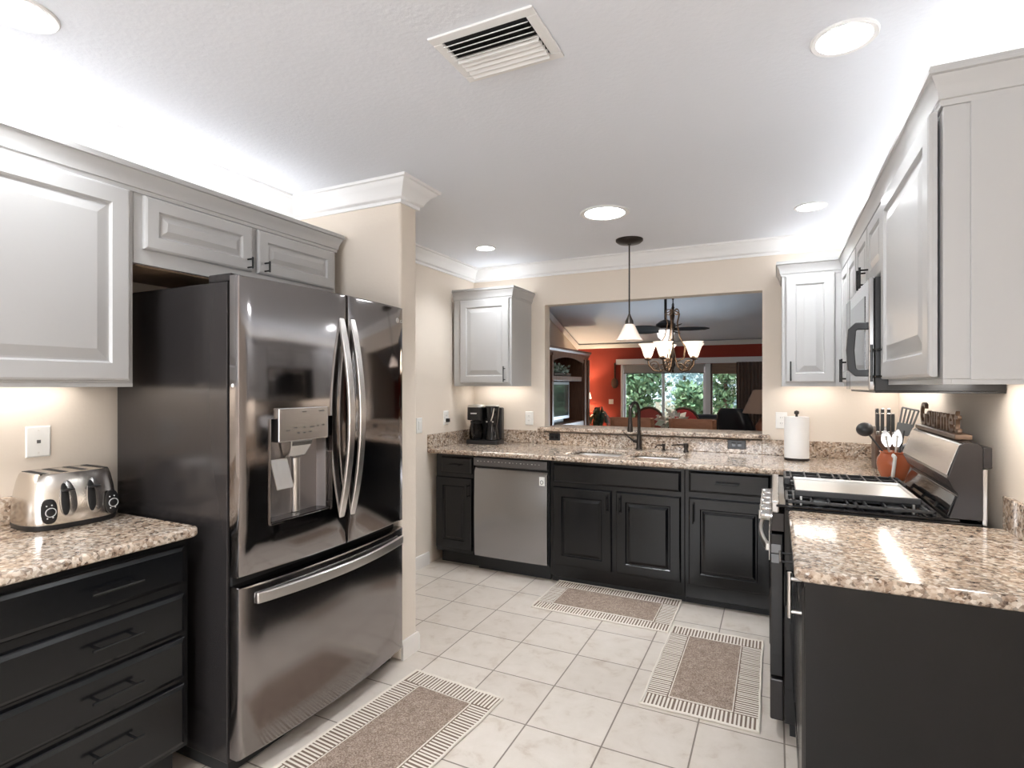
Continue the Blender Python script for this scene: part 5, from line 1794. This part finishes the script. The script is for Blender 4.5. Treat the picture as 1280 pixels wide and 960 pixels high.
dining_chair('reddish wooden dining chair back seen behind the faucet', (-1.385, 6.05, 0), 0.05)
dining_chair('wooden dining chair back seen right of the glass centrepiece', (-0.745, 6.05, 0), -0.06)
t = thing('dining_table', 'dining table under the chandelier', 'table', (-1.08, 6.75, 0))
obj('tabletop', B().prism(rounded_rect_poly(-1.75, -0.40, 6.25, 7.25, ('bl', 'br', 'tr', 'tl'), 0.12), 0.725, 0.76), 'oak', t, 0.006)
for x in (-1.62, -0.53):
    for y in (6.38, 7.12):
        obj('leg', B().lathe([(0.03, 0), (0.04, 0.1), (0.035, 0.4), (0.05, 0.62), (0.05, 0.725)], (x, y, 0), 14), 'oak', t, smooth=True)


def round_chair(label, loc, m):
    t = thing('round_back_chair', label, 'chair', (0, 0, 0), 'round-backed upholstered chairs')
    n = 20
    ring = []
    for k in range(n):
        a = 2 * PI * k / n
        ring.append((0.24 * math.cos(a), 0.87 + 0.22 * math.sin(a)))
    b = B().loft([[(x * 0.9, 0.20, z) for x, z in [(x, 0.87 + (z - 0.87) * 0.9) for x, z in ring]], [(x, 0.21, z) for x, z in ring], [(x, 0.25, z) for x, z in ring]])
    obj('back_cushion', b, m, t, smooth=True)
    b = B().tube([(0.255 * math.cos(2 * PI * k / 28), 0.235, 0.87 + 0.235 * math.sin(2 * PI * k / 28)) for k in range(28)], 0.018, 8, closed=True)
    obj('back_frame', b, 'darkwood', t, smooth=True)
    obj('seat', B().prism(superell(0.25, 0.24, 28, 3), 0.42, 0.50), m, t, 0.02)
    for sx2 in (-0.19, 0.19):
        for sy2 in (-0.18, 0.19):
            obj('leg', B().tube([(sx2, sy2, 0), (sx2 * 0.95, sy2 * 0.95, 0.42)], [0.013, 0.02], 10), 'darkwood', t)
    obj('back_support', B().box(-0.10, 0.10, 0.215, 0.245, 0.45, 0.66), 'darkwood', t, 0.004)
    t.location = loc
    t.scale = (0.84, 0.9, 1.0)
    return t


round_chair('bright red round-backed chair beyond the dining table, in front of the glass door', (-1.165, 7.75, 0), 'redfab')
round_chair('maroon round-backed chair beyond the dining table, behind the faucet spout', (-1.64, 7.75, 0), 'maroon')
vx, vy = -1.085, 6.55
t = thing('centerpiece', 'glass and white flower centrepiece on the dining table', 'centrepiece', (vx, vy, 0.76))
obj('vase', B().lathe([(0.05, 0.0), (0.055, 0.01), (0.012, 0.03), (0.012, 0.10), (0.06, 0.14), (0.11, 0.20), (0.13, 0.22), (0.125, 0.22), (0.10, 0.20), (0.05, 0.145)], (vx, vy, 0.76), 24, cap=False), 'glass', t, smooth=True)
b = B()
leaf_cloud(b, (vx, vy, 1.02), 0.13, 70, 0.09, rnd, (1.3, 1, 0.6), 0.1)
obj('flowers', b, 'offwhite', t)
b = B()
leaf_cloud(b, (vx, vy, 1.02), 0.13, 26, 0.10, rnd, (1.4, 1, 0.7), 0.2)
obj('leaves', b, 'leaf_pale', t)

# ------------------------------------------------------------------ sofa, recliner, lamp
t = thing('sofa', 'long low black leather sofa back in the living room', 'sofa', (-1.0, 10.2, 0))
obj('base', B().box(-1.65, -0.60, 10.05, 10.95, 0.0, 0.45), 'leather', t, 0.05, bseg=4)
obj('backrest', B().box(-1.65, -0.60, 9.95, 10.25, 0.30, 0.92), 'leather', t, 0.09, bseg=4)
for x in (-1.80, -0.61):
    obj('armrest', B().box(x, x + 0.16, 9.97, 10.95, 0.10, 0.66), 'leather', t, 0.06, bseg=4)
t = thing('recliner', 'black leather recliner chair beside the brown-shaded lamp', 'armchair', (0, 0, 0))
b = B()
rings = []
for q, (y, z, w, th) in enumerate(((-0.30, 0.30, 0.30, 0.14), (-0.36, 0.55, 0.31, 0.15), (-0.43, 0.80, 0.29, 0.15), (-0.50, 1.00, 0.25, 0.12), (-0.53, 1.08, 0.18, 0.06))):
    rings.append([(x * w / 0.3 * 1.0, y + yy_, z) for x, yy_ in superell(0.3, th, 24, 2.8)])
b.loft(rings)
obj('backrest', b, 'leather', t, smooth=True)
obj('seat', B().box(-0.30, 0.30, -0.30, 0.42, 0.20, 0.46), 'leather', t, 0.06, bseg=4)
for s in (-1, 1):
    obj('armrest', B().box(s * 0.30, s * 0.46, -0.34, 0.40, 0.10, 0.64), 'leather', t, 0.06, bseg=4)
obj('base', B().box(-0.36, 0.36, -0.28, 0.36, 0.0, 0.20), 'leather', t, 0.02)
t.location = (-0.30, 9.25, 0)
t.rotation_euler = (0, 0, math.radians(-35))
lx, ly = -0.150, 8.1
t = thing('table_lamp', 'table lamp with a large brown shade at the right edge of the opening', 'lamp', (lx, ly, 0.62))
obj('lamp_shade', B().lathe([(0.265, 0.43), (0.125, 0.745), (0.12, 0.745), (0.26, 0.43)], (lx, ly, 0.62), 28, cap=False), 'shade_lamp', t, smooth=True)
obj('lamp_base', B().lathe([(0.09, 0), (0.095, 0.02), (0.04, 0.05), (0.085, 0.16), (0.10, 0.26), (0.05, 0.35), (0.012, 0.39), (0.01, 0.60)], (lx, ly, 0.62), 22), 'ceramic', t, smooth=True)
t = thing('side_table', 'side table under the brown-shaded lamp', 'table', (lx, ly, 0))
obj('tabletop', B().lathe([(0.26, 0.59), (0.27, 0.60), (0.27, 0.618), (0.26, 0.62)], (lx, ly, 0), 28), 'darkwood', t)
for dx, dy in ((-0.15, -0.15), (0.15, -0.15), (-0.15, 0.15), (0.15, 0.15)):
    obj('leg', B().tube([(lx + dx, ly + dy, 0), (lx + dx * 0.9, ly + dy * 0.9, 0.59)], [0.014, 0.02], 10), 'darkwood', t)

# ------------------------------------------------------------------ garden beyond the glass door
struct('ground', B().box(-30, 30, FAR + 0.16, 60, -0.25, -0.12), 'soil')
rnd = random.Random(11)


def bush(label, x, y, h, r, m, name='garden_shrub', n=1500, size=0.22, cat='shrub'):
    t = thing(name, label, cat, (x, y, -0.12), 'garden plants outside the glass door')
    b = B()
    for k in range(7):
        leaf_cloud(b, (x + rnd.uniform(-0.4, 0.4) * r, y + rnd.uniform(-0.3, 0.3) * r, -0.12 + h * (0.25 + 0.6 * k / 6)), r * rnd.uniform(0.55, 0.8), n // 7, size, rnd, (1, 0.8, 0.75), 0.3)
    obj('foliage', b, m, t)
    obj('trunk', B().tube([(x, y, -0.12), (x + 0.05, y, h * 0.7)], [0.08, 0.04], 8), 'bark', t)
    return t


bush('dense green shrub outside the left pane of the glass door', -3.9, 17.0, 2.6, 1.0, 'leaf')
bush('low green shrub outside the right pane of the glass door', -2.35, 16.4, 1.5, 0.7, 'leaf')
bush('dark green tree outside the window beside the curtain', -1.5, 19.0, 3.4, 1.05, 'leaf', 'garden_tree', cat='tree')
bush('pale blue-green tree outside the middle of the glass door', -3.3, 22.5, 4.0, 1.7, 'leaf_blue', 'garden_tree', cat='tree')
bush('silvery pale bush outside, at the left edge of the glass door', -6.2, 24.0, 3.4, 1.6, 'leaf_pale')
bush('blue-green bush outside the window near the curtain edge', -0.9, 23.5, 3.4, 1.3, 'leaf_blue')
bush('tall green tree farthest left outside the glass door', -6.9, 20.0, 4.2, 1.5, 'leaf', 'garden_tree', cat='tree')
bush('pale tree far behind the other garden plants', -3.6, 28.0, 5.0, 2.6, 'leaf_pale', 'garden_tree', cat='tree')
